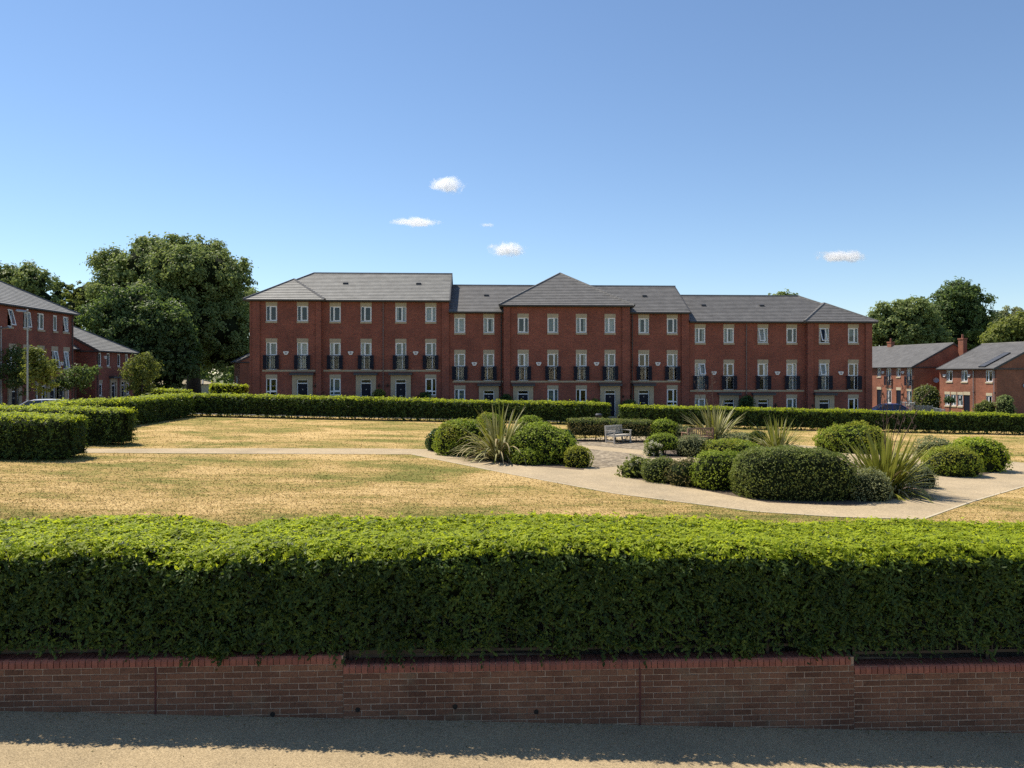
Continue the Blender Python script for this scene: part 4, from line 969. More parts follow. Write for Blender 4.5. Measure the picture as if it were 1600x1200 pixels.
# ------------------------------------------------------------------ near garden wall, railing and hedge
YW = 9.30
def cope_z(i): return CAMZ - (3.44, 3.56, 3.68)[i]
SEG = [(wx(-330, YW), wx(536, YW)), (wx(536, YW), wx(1335, YW)), (wx(1335, YW), wx(1930, YW))]
def brick_mesh(w, h, seed):
    r = random.Random(seed); c = .005; d = .09; j = lambda: r.uniform(-.0022, .0022)
    vb = [(-w / 2, d, -h / 2), (w / 2, d, -h / 2), (w / 2, d, h / 2), (-w / 2, d, h / 2)]
    vo = [(x + j(), c, z + j()) for x, _, z in vb]; vi = [(x * (1 - 2 * c / w) + j(), j() * .8, z * (1 - 2 * c / h) + j()) for x, _, z in vb]
    me = bpy.data.meshes.new('brick'); f = [(8, 9, 10, 11)]
    for k in range(4): f += [(4 + k, 4 + (k + 1) % 4, 8 + (k + 1) % 4, 8 + k), (k, (k + 1) % 4, 4 + (k + 1) % 4, 4 + k)]
    me.from_pydata(vb + vo + vi, [], f); me.materials.append(M['wallbrick']); me.update(); return me
BRK = [brick_mesh(.215, .065, k) for k in range(6)]; HALF = [brick_mesh(.1025, .065, k + 20) for k in range(3)]
def cope_mesh(seed):
    r = random.Random(seed); w = .0655; prof = [(0, 0), (0, .062), (.006, .082), (.02, .099), (.042, .108), (.215, .11), (.215, 0)]
    prof = [(a + r.uniform(-.0012, .0012), b + r.uniform(-.0012, .0012)) for a, b in prof]; n = len(prof)
    v = [(-w / 2, a, b) for a, b in prof] + [(w / 2, a, b) for a, b in prof]; f = [tuple(range(n))[::-1], tuple(range(n, 2 * n))] + [(k, (k + 1) % n, n + (k + 1) % n, n + k) for k in range(n)]
    me = bpy.data.meshes.new('coping_brick'); me.from_pydata(v, [], f); me.materials.append(M['copebrick']); me.update(); return me
COP = [cope_mesh(k) for k in range(5)]
WLAB = ['brown brick garden wall with the hedge drooping over its red coping', 'longest stretch of low brown brick wall with black weep holes', 'low brown brick wall below the open stretch of black railing']
pr = random.Random(3)
for i, (x0, x1) in enumerate(SEG):
    zc = cope_z(i); zb = zc - .11; rb = min(RZ(x0), RZ(x1)) - .1
    root = thing('garden_wall', ((x0 + x1) / 2, YW, RZ((x0 + x1) / 2)), WLAB[i], 'wall', 'stepped lengths of the garden wall')
    o0 = origin(root)
    mb = MB(); mb.box(x0 + .002, x1 - .002, YW + .007, YW + .215, rb, zb - .002); mb.box(x0 + .002, x1 - .002, YW + .016, YW + .2, zb - .002, zc - .014); mb.build('mortar', 'mortar', root)
    joints = [wx(243, YW), wx(1000, YW)]
    z = zb - .0425; row = 0
    while z > rb:
        x = x0 + (.005 if row % 2 == 0 else -.1125 + .005)
        while x < x1 - .02:
            w_ = .215; a, b = max(x, x0 + .004), min(x + .215, x1 - .004); xc = (a + b) / 2
            if b - a > .03 and z + .03 > RZ(xc) and not any(abs(xc - j) < .112 and False for j in joints):
                ws = b - a; src = pr.choice(BRK) if ws > .16 else pr.choice(HALF); sc = ws / (.215 if ws > .16 else .1025)
                o = bpy.data.objects.new('brick', src); col.objects.link(o); o.parent = root; o.scale = (sc, 1, 1)
                o.location = (xc - o0.x, YW + pr.uniform(-.002, .002) - o0.y, z - o0.z); o.rotation_euler = (0, pr.uniform(-.006, .006), 0)
            x += .225
        z -= .075; row += 1
    x = x0 + .037
    while x < x1 - .03:
        o = bpy.data.objects.new('coping_brick', pr.choice(COP)); col.objects.link(o); o.parent = root
        o.location = (x - o0.x, YW - .004 + pr.uniform(-.0025, .0025) - o0.y, zb + pr.uniform(-.002, .002) - o0.z); o.rotation_euler = (0, pr.uniform(-.012, .012), 0)
        x += .0745
    for j in joints:
        if x0 < j < x1:
            s = MB(); s.box(j - .009, j + .009, YW - .006, YW + .05, rb, zb - .002); s.build('movement_joint', 'sealant', root)
    for px, py in ((426, 1116), (559, 1109), (711, 1104), (838, 1112)):
        xx = wx(px, YW)
        if x0 < xx < x1:
            zz = wz(px, py, YW); s = MB(); n = 12
            ri, ro = .023, .030
            for k in range(n):
                t0, t1 = 2 * math.pi * k / n, 2 * math.pi * (k + 1) / n
                c = lambda r, t, yy: (xx + r * math.cos(t), yy, zz + r * math.sin(t))
                s.face([c(ri, t0, YW - .008), c(ro, t0, YW - .008), c(ro, t1, YW - .008), c(ri, t1, YW - .008)]); s.face([c(ro, t0, YW - .008), c(ro, t0, YW + .03), c(ro, t1, YW + .03), c(ro, t1, YW - .008)]); s.face([c(ri, t0, YW - .008), c(ri, t1, YW - .008), c(ri, t1, YW - .004), c(ri, t0, YW - .004)])
            s.face([(xx + ri * math.cos(2 * math.pi * k / n), YW - .004, zz + ri * math.sin(2 * math.pi * k / n)) for k in range(n)])
            s.build('weep_pipe', 'blackm', root)
RLAB = ['black railing behind the coping almost buried in the hedge foliage', 'black railing along the longest wall, mostly buried in hedge', 'black metal railing with its bars showing below the hedge']
for i, (x0, x1) in enumerate(SEG):
    zc = cope_z(i); yr = YW + .165; root = thing('iron_railing', ((x0 + x1) / 2, yr, zc), RLAB[i], 'railing', 'railings on the garden wall')
    for nm, zz in (('bottom_rail', .085), ('top_rail', .92)):
        r_ = MB(); r_.box(x0 + .05, x1 - .03, yr - .012, yr + .012, zc + zz, zc + zz + .035); r_.build(nm, 'blackm', root)
    pm = None; o0 = origin(root)
    for x in list(np.arange(x0 + .07, x1, 1.75)) + [x1 - .05]:
        p = MB(); p.box(x - .022, x + .022, yr - .022, yr + .022, zc - .04, zc + 1.0); p.build('post', 'blackm', root)
    bm_ = bpy.data.meshes.new('bar'); v = [(a, b, c) for c in (.12, .92) for a, b in ((-.007, -.007), (.007, -.007), (.007, .007), (-.007, .007))]
    bm_.from_pydata(v, [], [(0, 1, 5, 4), (1, 2, 6, 5), (2, 3, 7, 6), (3, 0, 4, 7)]); bm_.materials.append(M['blackm'])
    for x in np.arange(x0 + .17, x1 - .08, .115):
        o = bpy.data.objects.new('bar', bm_); col.objects.link(o); o.parent = root; o.location = (x - o0.x, 0, 0)
HX0, HX1 = wx(-260, 9.9), wx(1860, 9.9); HC = 10.33
def near_top(s):
    dip = -.10 * math.exp(-((s + 3.55) / .35) ** 2)
    return .020 * math.sin(1.1 * s + .6) + .018 * math.sin(2.3 * s) + .03 * math.sin(.5 * s + 1) + dip
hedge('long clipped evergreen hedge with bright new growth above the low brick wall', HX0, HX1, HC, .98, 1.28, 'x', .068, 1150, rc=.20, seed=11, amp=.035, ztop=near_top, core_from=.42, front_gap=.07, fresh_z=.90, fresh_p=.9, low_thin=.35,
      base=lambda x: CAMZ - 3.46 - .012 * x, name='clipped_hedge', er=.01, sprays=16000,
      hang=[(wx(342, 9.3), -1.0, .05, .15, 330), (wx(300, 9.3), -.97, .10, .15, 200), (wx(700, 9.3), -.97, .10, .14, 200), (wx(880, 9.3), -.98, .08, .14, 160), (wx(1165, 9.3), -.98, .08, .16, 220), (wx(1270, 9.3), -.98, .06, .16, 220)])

# ------------------------------------------------------------------ hedges of the square
LA_in = -19.2
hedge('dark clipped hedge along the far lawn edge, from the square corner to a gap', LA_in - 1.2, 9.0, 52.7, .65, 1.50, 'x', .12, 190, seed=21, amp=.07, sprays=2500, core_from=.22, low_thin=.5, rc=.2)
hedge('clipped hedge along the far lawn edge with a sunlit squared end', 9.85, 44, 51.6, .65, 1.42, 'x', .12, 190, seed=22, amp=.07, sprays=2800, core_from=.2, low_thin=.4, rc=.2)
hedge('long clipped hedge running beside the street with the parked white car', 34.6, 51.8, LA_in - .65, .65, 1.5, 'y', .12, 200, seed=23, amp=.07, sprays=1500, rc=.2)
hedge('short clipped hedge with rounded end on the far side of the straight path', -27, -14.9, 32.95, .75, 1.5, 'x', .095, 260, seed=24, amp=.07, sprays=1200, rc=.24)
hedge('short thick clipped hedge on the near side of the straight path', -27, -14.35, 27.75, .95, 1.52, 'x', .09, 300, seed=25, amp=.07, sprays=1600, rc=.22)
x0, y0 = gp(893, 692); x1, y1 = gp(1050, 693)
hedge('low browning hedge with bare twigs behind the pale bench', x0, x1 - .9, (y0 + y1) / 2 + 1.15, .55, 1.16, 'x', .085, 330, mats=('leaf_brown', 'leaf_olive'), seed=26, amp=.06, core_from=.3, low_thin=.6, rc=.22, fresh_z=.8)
# low hedges in front of the terrace
hedge('low sunlit hedge in front of the tall terrace block doors', wx(468, 57.6), wx(553, 57.6), 58.5, .4, 1.22, 'x', .13, 170, mats=('leaf_hedge', 'leaf_fresh'), seed=27, fresh_z=.5)
hedge('feathery pale hedge between the large tree and the terrace end', wx(331, 66), wx(386, 66), 66, .8, 1.95, 'x', .22, 90, mats=('leaf_tree_light', 'leaf_fresh'), seed=28, amp=.16, fresh_z=.6)
hedge('low ragged hedge in front of the cream garage', wx(238, 72), wx(300, 72), 72, .7, 1.2, 'x', .22, 90, mats=('leaf_tree', 'leaf_fresh'), seed=29, amp=.15, fresh_z=.7)

# ------------------------------------------------------------------ shrubs of the central garden
def shrub(label, pxl, pxr, top, foot, m, dr=.85, **kw):
    xa, ya = gp((pxl + pxr) / 2, foot); d = xa * SY + ya * CY; rx = (pxr - pxl) / 2 / F_PX * d
    rx *= 1.11; ry = rx * dr; k = (xa / math.hypot(xa, ya), ya / math.hypot(xa, ya)); cx, cy = xa + k[0] * ry, ya + k[1] * ry
    d2 = cx * SY + cy * CY; rx *= d2 / d; H = (CAMZ - (top - HORIZON) / F_PX * (d2)) - G(cx)
    return bush(label, cx, cy, rx, ry, max(.3, H), m, **kw)
shrub('small dark clipped ball beside the golden mound on the path corner', 667, 706, 672, 706, 'leaf_dark', seed=31, leaf=0.098)
shrub('large golden-green clipped mound left of the variegated flax', 684, 764, 655, 714, 'leaf_box', seed=32, leaf=0.098, m2='leaf_yellow', amp=0.068)
shrub('smooth green dome showing behind the golden mound', 743, 788, 646, 697, 'leaf_box', seed=33, leaf=0.104, amp=0.054, m2='leaf_yellow')
shrub('small green dome behind the variegated flax, near the far lawn', 808, 850, 650, 700, 'leaf_box', seed=34, leaf=0.104, amp=0.054)
shrub('large rounded dark green mound right of the variegated flax', 800, 893, 666, 727, 'leaf_box', seed=35, leaf=0.098, amp=0.081, m2='leaf_box')
shrub('glossy dark shrub growing out of the rounded mound', 862, 898, 674, 722, 'leaf_dark', seed=36, leaf=0.156, dens=221, amp=0.135, name='laurel_shrub')
shrub('small yellow-green ball at the path edge beside the setts', 883, 923, 697, 732, 'leaf_yellow', seed=37, leaf=0.078, amp=0.068)
shrub('low green shrub below the variegated flax leaves', 800, 842, 700, 728, 'leaf_box', seed=38, leaf=0.098, amp=0.135)
shrub('green rounded end bush of the browning hedge', 1018, 1058, 656, 693, 'leaf_box', seed=39, leaf=0.104, amp=0.068)
shrub('clipped green ball on short bare stems by the setts', 1012, 1058, 677, 713, 'leaf_box', seed=40, leaf=0.085, amp=0.068, lift=.22)
shrub('pale flowering bush tucked beside the clipped ball on stems', 1009, 1032, 690, 714, 'leaf_olive', seed=41, leaf=0.117, dens=204, amp=0.162, flowers=40, name='flowering_shrub')
shrub('grey-green feathery shrub in front of the brown bench', 1056, 1104, 683, 715, 'leaf_grey', seed=42, leaf=0.098, amp=0.121, fuzzy=.05, name='feathery_shrub', aspect=.3)
shrub('loose pale shrub beside the brown bench back', 1052, 1084, 667, 694, 'leaf_grey', seed=43, leaf=0.117, amp=0.162, fuzzy=.05, name='loose_shrub')
shrub('low straggling grey-green shrub at the foot of the dark flax', 1126, 1182, 681, 699, 'leaf_grey', seed=44, leaf=0.117, amp=0.189, fuzzy=.06, name='loose_shrub', dens=255)
shrub('low long clipped green cushion behind the front shrub row', 1092, 1184, 687, 718, 'leaf_box', .75, seed=45, leaf=0.091, amp=0.068, m2='leaf_yellow')
shrub('small clipped box beside the yellow striped flax', 1171, 1196, 674, 700, 'leaf_hedge', seed=46, leaf=0.104)
shrub('small cream-flowered leafy shrub at the end of the front row', 970, 1018, 717, 748, 'leaf_tree_light', seed=47, leaf=0.143, dens=195, amp=0.216, flowers=18, name='flowering_shrub', fuzzy=.04)
shrub('knobbly olive shrub second in the front row', 1003, 1060, 713, 756, 'leaf_olive', seed=48, leaf=0.078, amp=0.162)
shrub('browning twiggy shrub in the front row', 1042, 1104, 714, 762, 'leaf_brown', seed=49, leaf=0.072, amp=0.135, dens=280, m2='leaf_olive')
shrub('bright green rounded shrub in the middle of the front row', 1082, 1170, 707, 768, 'leaf_box', .7, seed=50, leaf=0.072, amp=0.095, dens=476, m2='leaf_box')
shrub('biggest squared olive shrub of the front row', 1158, 1324, 701, 784, 'leaf_olive', .55, seed=51, leaf=0.072, amp=0.054, dens=600, power=3.3)
shrub('low silver-green spreading shrub below the biggest flax', 1317, 1392, 737, 785, 'leaf_grey', .7, seed=52, leaf=0.065, amp=0.108, dens=510, fuzzy=.03, name='spreading_shrub')
shrub('low grey-green shrub on the path side of the biggest flax', 1418, 1462, 727, 764, 'leaf_grey', .8, seed=53, leaf=0.072, amp=0.135, dens=442, name='spreading_shrub')
shrub('wide bush with pale top growth on the far side of the garden', 1281, 1376, 664, 709, 'leaf_box', .8, seed=54, leaf=0.104, amp=0.121, m2='leaf_yellow')
shrub('feathery green shrub behind the egg-shaped bush', 1436, 1486, 689, 720, 'leaf_grey', seed=55, leaf=0.098, amp=0.135, fuzzy=.05, name='feathery_shrub')
shrub('egg-shaped clipped bush beside the wide path', 1449, 1526, 700, 746, 'leaf_box', .9, seed=56, leaf=0.078, amp=0.068, dens=442, m2='leaf_yellow')
shrub('tall bright green leafy bush at the garden corner by the path', 1490, 1564, 686, 738, 'leaf_fresh', .9, seed=57, leaf=0.117, amp=0.108, dens=280, m2='leaf_box', name='leafy_shrub')
# planting against the terrace
def tsh(label, px, top, wpx, m, Y=58.9, **kw):
    x = wx(px, Y); H = wz(px, top, Y) - G(x); r = wpx / 2 / F_PX * Y; return bush(label, x, Y, r, min(r, .55), H, m, **kw)
tsh('round pale shrub between two doors of the tall terrace block', 592, 608, 24, 'leaf_tree_light', leaf=.14, dens=130, seed=61, name='leafy_shrub')
tsh('dark creeper bush between two doors of the lowest terrace block', 1166, 618, 26, 'leaf_dark', leaf=.14, dens=130, seed=62, name='leafy_shrub', amp=.14)
tsh('dark low shrub below a window of the tall terrace block', 664, 613, 26, 'leaf_dark', leaf=.14, dens=130, seed=63, name='leafy_shrub')
tsh('dark wide shrub beside the middle block door', 791, 617, 22, 'leaf_dark', leaf=.14, dens=130, seed=64, name='leafy_shrub')
tsh('small olive shrub under the middle block windows', 930, 623, 20, 'leaf_olive', leaf=.14, dens=130, seed=65, name='leafy_shrub')
tsh('grey feathery shrub at the middle block corner door', 983, 626, 26, 'leaf_tree_dark', leaf=.16, dens=110, seed=66, name='leafy_shrub', fuzzy=.08)

# ------------------------------------------------------------------ New Zealand flax clumps: every strap leaf its own part
def strap(seed, L, wd, bend, segs=7):
    r = random.Random(seed); v = []; f = []
    ang = 0.0; x = z = 0.0; tw = r.uniform(-.4, .4)
    for i in range(segs + 1):
        t = i / segs; w_ = wd * (.75 + .5 * t if t < .5 else 1.0 - ((t - .5) / .5) ** 1.8) * .5 + .001; c, s = math.cos(tw * t), math.sin(tw * t)
        v += [(x, -w_ * c, z - w_ * s * .3), (x - w_ * .35, 0, z - w_ * .3), (x, w_ * c, z + w_ * s * .3)]
        ang = bend * t ** 1.6; x += math.sin(ang) * L / segs; z += math.cos(ang) * L / segs
    for i in range(segs):
        a = i * 3; f += [(a, a + 1, a + 4, a + 3), (a + 1, a + 2, a + 5, a + 4)]
    return v, f
def flax(label, px, foot, height_px, n, m, dry, seed, wide=1.0, droop=.25, m_alt=None, wd=.075, stalks=0, name='flax_plant', lean=(0, 0)):
    x, y = gp(px, foot); d = x * SY + y * CY; H = height_px / F_PX * d; g = G(x); root = thing(name, (x, y, g), label, 'plant'); r = random.Random(seed)
    vs = {}
    def var(mm, k, kind):
        if (mm, k, kind) not in vs:
            b = {'up': r.uniform(.1, .55), 'mid': r.uniform(.6, 1.35), 'flop': r.uniform(1.5, 2.4)}[kind]; v, f = strap(seed * 50 + k, 1.0, wd / H * r.uniform(.8, 1.2), b)
            me = bpy.data.meshes.new('strap_leaf'); me.from_pydata(v, [], f); me.materials.append(M[mm]); me.polygons.foreach_set('use_smooth', [True] * len(f)); vs[(mm, k, kind)] = me
        return vs[(mm, k, kind)]
    for i in range(n):
        t = (i + .5) / n; kind = 'flop' if r.random() < droop else ('up' if t < .42 else 'mid'); mm = m if not m_alt or r.random() < .7 else m_alt
        if kind == 'flop' and r.random() < dry: mm = 'flax_dry'
        o = bpy.data.objects.new('strap_leaf', var(mm, r.randrange(5), kind)); col.objects.link(o); o.parent = root
        az = r.uniform(0, 6.283); tilt = {'up': r.uniform(0, .55), 'mid': r.uniform(.35, 1.0), 'flop': r.uniform(.35, 1.1)}[kind] * wide
        s = H * {'up': r.uniform(.72, 1.08), 'mid': r.uniform(.65, .98), 'flop': r.uniform(.6, 1.0)}[kind]
        rr = .22 * math.sqrt(r.random()); o.location = (math.cos(az) * rr + r.uniform(-.1, .1), math.sin(az) * rr + r.uniform(-.1, .1), -.02); o.scale = (s, s, s)
        o.rotation_euler = (r.uniform(-.15, .15) + lean[1], tilt + lean[0] * math.cos(az), az)
    for k in range(stalks):
        mb = MB(); az = r.uniform(0, 6.28); ln = H * r.uniform(1.35, 1.75); tl = r.uniform(.03, .38); c, s = math.cos(az), math.sin(az); b0 = Vector((x, y, g + .1)); e = b0 + Vector((c * math.sin(tl) * ln, s * math.sin(tl) * ln, math.cos(tl) * ln)); mb.tube([b0, (b0 + e) / 2 + Vector((c * -.08, s * -.08, .05)), e], [.016, .012, .006], 6)
        for j in range(9):
            q = b0.lerp(e, .6 + .4 * j / 9); dd = Vector((r.uniform(-1, 1), r.uniform(-1, 1), r.uniform(.1, .8))).normalized() * r.uniform(.12, .26); mb.tube([q, q + dd * .6 + Vector((0, 0, .01)), q + dd], [.007, .006, .004], 4)
            for u in (.7, 1.0): mb.tube([q + dd * u, q + dd * u + Vector((r.uniform(-.02, .02), r.uniform(-.02, .02), .07))], [.013, .006], 5)
        mb.build('seed_stalk', 'stalk', root)
    return root
flax('variegated cream flax with leaves flopping over the path edge', 780, 719, 92, 270, 'flax_var', .25, 5, 1.25, .5, 'flax_green', .085)
flax('broad grey-green flax behind the brown bench', 1116, 693, 68, 190, 'flax_var', .1, 6, 1.35, .15, 'flax_green', .09, stalks=4)
flax('yellow striped flax behind the biggest squared shrub', 1214, 711, 64, 190, 'flax_green', .2, 7, 1.3, .22, 'flax_var', .09)
flax('biggest flax clump with tall dry seed stalks beside the path', 1382, 771, 106, 300, 'flax_green', .3, 8, 1.5, .2, 'flax_green', .09, stalks=5)
flax('low sprawl of dry flax leaves at the path edge', 1402, 772, 60, 90, 'flax_var', .5, 9, 1.3, .75, 'flax_dry', .045)

# ------------------------------------------------------------------ benches
def bench(label, x, y, face, wood, length=1.25):
    root = thing('garden_bench', (x, y, G(x)), label, 'bench'); root.rotation_euler = (0, 0, face)     # local -Y is the front
    def part(nm, boxes, tilt=None):
        mb = MB()
        for b in boxes: mb.box(*b)
        me = bpy.data.meshes.new(nm); v = [Vector(q) for q in mb.v]
        if tilt: v = [Vector((p.x, p.y + (p.z - .43) * tilt if p.z > .43 else p.y, p.z)) for p in v]
        me.from_pydata(v, [], mb.f); me.materials.append(M[wood]); o = bpy.data.objects.new(nm, me); col.objects.link(o); o.parent = root; return o
    h = length / 2
    for s in (-1, 1):
        xx = s * (h - .03); part('leg', [(xx - .03, xx + .03, -.29, -.23, 0, .63)]); part('leg', [(xx - .03, xx + .03, .23, .29, 0, .90)], .16)
        part('armrest', [(xx - .04, xx + .04, -.33, .30, .63, .665)]); part('side_rail', [(xx - .02, xx + .02, -.23, .23, .36, .42)]); part('stretcher', [(xx - .018, xx + .018, -.23, .23, .10, .15)])
    part('front_rail', [(-h + .06, h - .06, -.28, -.25, .35, .42)]); part('back_rail', [(-h + .06, h - .06, .24, .27, .35, .42)])
    for k in range(6): part('seat_slat', [(-h + .02, h - .02, -.29 + k * .092, -.215 + k * .092, .422, .445)])
    part('top_rail', [(-h + .06, h - .06, .245, .28, .83, .90)], .16); part('lower_back_rail', [(-h + .06, h - .06, .245, .28, .49, .54)], .16)
    n = int(length / .11)
    for k in range(n):
        xx = -h + .1 + (length - .2) * k / (n - 1); part('back_slat', [(xx - .022, xx + .022, .254, .27, .54, .83)], .16)
    return root
bx, by = gp(966, 692); bench('pale weathered timber bench on the setts before the browning hedge', bx, by - .05, R(40), 'wood_grey', 1.35)
bx, by = gp(1094, 697); bench('brown timber bench seen from behind among grey shrubs', bx, by + .5, R(180 + 14), 'wood_brown', 1.5)

# ------------------------------------------------------------------ small things of the square
xb, yb = at(933.5, 51.3)
lb = thing('litter_bin', (xb, 50.5, G(xb)), 'dark litter bin standing against the far hedge', 'bin')
mb = MB(); mb.tube([(xb, 50.5, G(xb)), (xb, 50.5, G(xb) + .78)], [.20, .22], 14); mb.build('body', 'blackm', lb); mb = MB(); mb.tube([(xb, 50.5, G(xb) + .781), (xb, 50.5, G(xb) + .88)], [.24, .17], 14); mb.build('lid', 'lead', lb)

def lamp(label, px, d, top_py, arm):
    x, y = at(px, d); g = G(x); zt = CAMZ - (top_py - HORIZON) / F_PX * d; root = thing('street_lamp', (x, y, g), label, 'lamp', 'lamp posts by the side street')
    mb = MB(); mb.tube([(x, y, g - .1), (x, y, g + 1.2)], .085, 12); mb.build('base', 'galv', root)
    mb = MB(); mb.tube([(x, y, g + 1.2), (x, y, zt)], [.06, .045], 10); mb.build('pole', 'galv', root)
    s = arm; hd = MB(); hd.hexa([(x - .02, y - .12, zt - .04), (x + s * .62, y - .13, zt + .03), (x + s * .62, y + .13, zt + .03), (x - .02, y + .12, zt - .04), (x, y - .09, zt + .07), (x + s * .58, y - .10, zt + .14), (x + s * .58, y + .10, zt + .14), (x, y + .09, zt + .07)]); h = hd.build('lamp_head', 'galv', root)
    c = MB(); c.tube([(x - s * .0, y, zt + .07), (x - s * .0, y, zt + .15)], .04, 8); c.build('photocell', 'white_dot', h)
    gl = MB(); gl.hexa([(x + s * .12, y - .10, zt - .035), (x + s * .56, y - .10, zt + .005), (x + s * .56, y + .10, zt + .005), (x + s * .12, y + .10, zt - .035), (x + s * .12, y - .1, zt - .022), (x + s * .56, y - .1, zt + .02), (x + s * .56, y + .1, zt + .02), (x + s * .12, y + .1, zt - .022)]); gl.build('lamp_lens', 'white_dot', h)
lamp('tall galvanised lamp post in front of the three-storey brick house', 43, 45, 487, -1)
lamp('slim galvanised lamp post beside the three-storey house doorway', 1.5, 52, 513, 1)

def car(label, x, y, ang, paint, h=1.48, L=4.1, W=1.74, z=-.02):
    root = thing('parked_car', (x, y, G(x) + z), label, 'car'); root.rotation_euler = (0, 0, ang)
    def put(nm, mb, m, par, smooth=False):
        me = bpy.data.meshes.new(nm); me.from_pydata(mb.v, [], mb.f); me.materials.append(M[m]); o = bpy.data.objects.new(nm, me); col.objects.link(o); o.parent = par
        if smooth: me.polygons.foreach_set('use_smooth', [True] * len(me.polygons))
        return o
    # stations along the car: (x, roof/bonnet z, half width at sill, half width at top, belt z)
    st = [(-L / 2, .62, .70, .62), (-L / 2 + .05, .86, .80, .72), (-L / 2 + .30, .93, .86, .78), (-.75, 1.0, .87, .80), (.2, 1.0, .87, .80), (1.2, .98, .87, .80), (L / 2 - .12, .95, .85, .76), (L / 2, .70, .78, .70)]
    mb = MB(); rings = []
    for sx, zt, w0, w1 in st:
        rings.append([(sx, -w0 * .92, .22), (sx, -w0, .45), (sx, -w0, .62), (sx, -w1, zt - .03), (sx, -w1 * .85, zt), (sx, w1 * .85, zt), (sx, w1, zt - .03), (sx, w0, .62), (sx, w0, .45), (sx, w0 * .92, .22)])
    for i in range(len(rings) - 1):
        for k in range(9): mb.face([rings[i][k], rings[i][k + 1], rings[i + 1][k + 1], rings[i + 1][k]])
        mb.face([rings[i][9], rings[i][0], rings[i + 1][0], rings[i + 1][9]])
    mb.face(rings[0]); mb.face(rings[-1][::-1]); body = put('body', mb, paint, root)
    # greenhouse: glass band and painted roof with pillars
    gl = [(-.95, .99, .77), (-.15, h - .06, .60), (1.05, h - .05, .60), (1.85, .96, .72)]; lo = [(-.95, .99, .77), (-.15, .99, .79), (1.05, .98, .79), (1.85, .96, .72)]
    for s in (-1, 1):
        for q_ in ([(lo[0][0], s * lo[0][2], lo[0][1]), (lo[1][0], s * lo[1][2], .99), (gl[1][0], s * gl[1][2], gl[1][1])], [(lo[1][0], s * lo[1][2], .99), (lo[2][0], s * lo[2][2], .98), (gl[2][0], s * gl[2][2], gl[2][1]), (gl[1][0], s * gl[1][2], gl[1][1])], [(lo[2][0], s * lo[2][2], .98), (lo[3][0], s * lo[3][2], .96), (gl[2][0], s * gl[2][2], gl[2][1])]):
            gm = MB(); gm.face(q_); put('side_window', gm, 'car_glass', root)
    wsm = MB(); wsm.face([(-.95, -.77, .99), (-.95, .77, .99), (-.15, .60, h - .06), (-.15, -.60, h - .06)]); put('windscreen', wsm, 'car_glass', root)
    wsm = MB(); wsm.face([(1.85, -.72, .96), (1.85, .72, .96), (1.05, .60, h - .05), (1.05, -.60, h - .05)]); put('rear_window', wsm, 'car_glass', root)
    rf = MB(); rs = [(-.22, .60, h - .075), (0.1, .62, h - .01), (.6, .62, h), (1.0, .61, h - .02), (1.22, .57, h - .10)]
    for i in range(4):
        a, b = rs[i], rs[i + 1]
        for (u0, u1, d0, d1) in ((-1, -.75, -.03, 0), (-.75, .75, 0, 0), (.75, 1, 0, -.03)): rf.face([(a[0], a[1] * u0, a[2] + d0), (b[0], b[1] * u0, b[2] + d0), (b[0], b[1] * u1, b[2] + d1), (a[0], a[1] * u1, a[2] + d1)])
    for s in (-1, 1):
        for p, q, r_ in (((-1.0, s * .78, .98), (-.16, s * .615, h - .05), .03), ((.42, s * .80, .98), (.42, s * .62, h - .03), .035), ((1.86, s * .73, .95), (1.1, s * .61, h - .05), .06)): rf.tube([p, q], r_, 6)
    put('roof', rf, paint, root)
    for sx in (-1.28, 1.28):
        for s in (-1, 1):
            t = MB(); t.tube([(sx, s * .70, .31), (sx, s * .885, .31)], .31, 18); ty = put('wheel', t, 'tyre', root); t = MB(); t.tube([(sx, s * .80, .31), (sx, s * .892, .31)], [.2, .19], 14); put('rim', t, 'rim', ty)
    for s in (-1, 1):
        t = MB(); t.box(-L / 2 + .02, -L / 2 + .12, min(s * .42, s * .74), max(s * .42, s * .74), .66, .80); put('headlight', t, 'white_dot', root)
        t = MB(); t.box(L / 2 - .12, L / 2 - .035, min(s * .55, s * .76), max(s * .55, s * .76), .68, .90); put('tail_light', t, 'sealant', root)
        t = MB(); t.box(-.80, -.66, min(s * .82, s * .98), max(s * .82, s * .98), .98, 1.1); put('door_mirror', t, paint, root)
    # front is at local -X
xc, yc = at(1383, 70.5); car('dark blue hatchback parked before the sunlit orange brick houses', xc, yc, R(-12), 'blue_car', 1.5)
xc, yc = at(55, 38.0); car('white car parked behind the clipped hedges by the lamp post', xc, yc, R(18), 'white_car', 1.58)

def fence(label, p0, p1, h, nb):
    a, b = Vector(p0), Vector(p1); root = thing('metal_fence', ((a.x + b.x) / 2, (a.y + b.y) / 2, G((a.x + b.x) / 2)), label, 'fence', 'grey front-garden fences'); d = (b - a)
    mb = MB(); 
    for zz in (.12, h): mb.tube([(a.x, a.y, G(a.x) + zz), (b.x, b.y, G(b.x) + zz)], .03, 6)
    mb.build('rails', 'galv', root)
    for k in range(nb + 1):
        q = a + d * (k / nb); t = MB(); big = k % 8 == 0; t.tube([(q.x, q.y, G(q.x)), (q.x, q.y, G(q.x) + h + (.12 if big else 0))], .045 if big else .014, 6); t.build('post' if big else 'bar', 'galv', root)
f0, f1, f2_, f3_ = [(*at(px, d),) for px, d in ((1408, 78), (1429, 76), (1457, 76), (1476, 71))]
fence('grey metal garden fence beside the blue car', f0, f1, 1.45, 24); fence('grey metal garden fence below the round flowering bush', f1, f2_, 1.15, 32); fence('grey metal garden fence in front of the clipped ball tree', f2_, f3_, 1.0, 24)
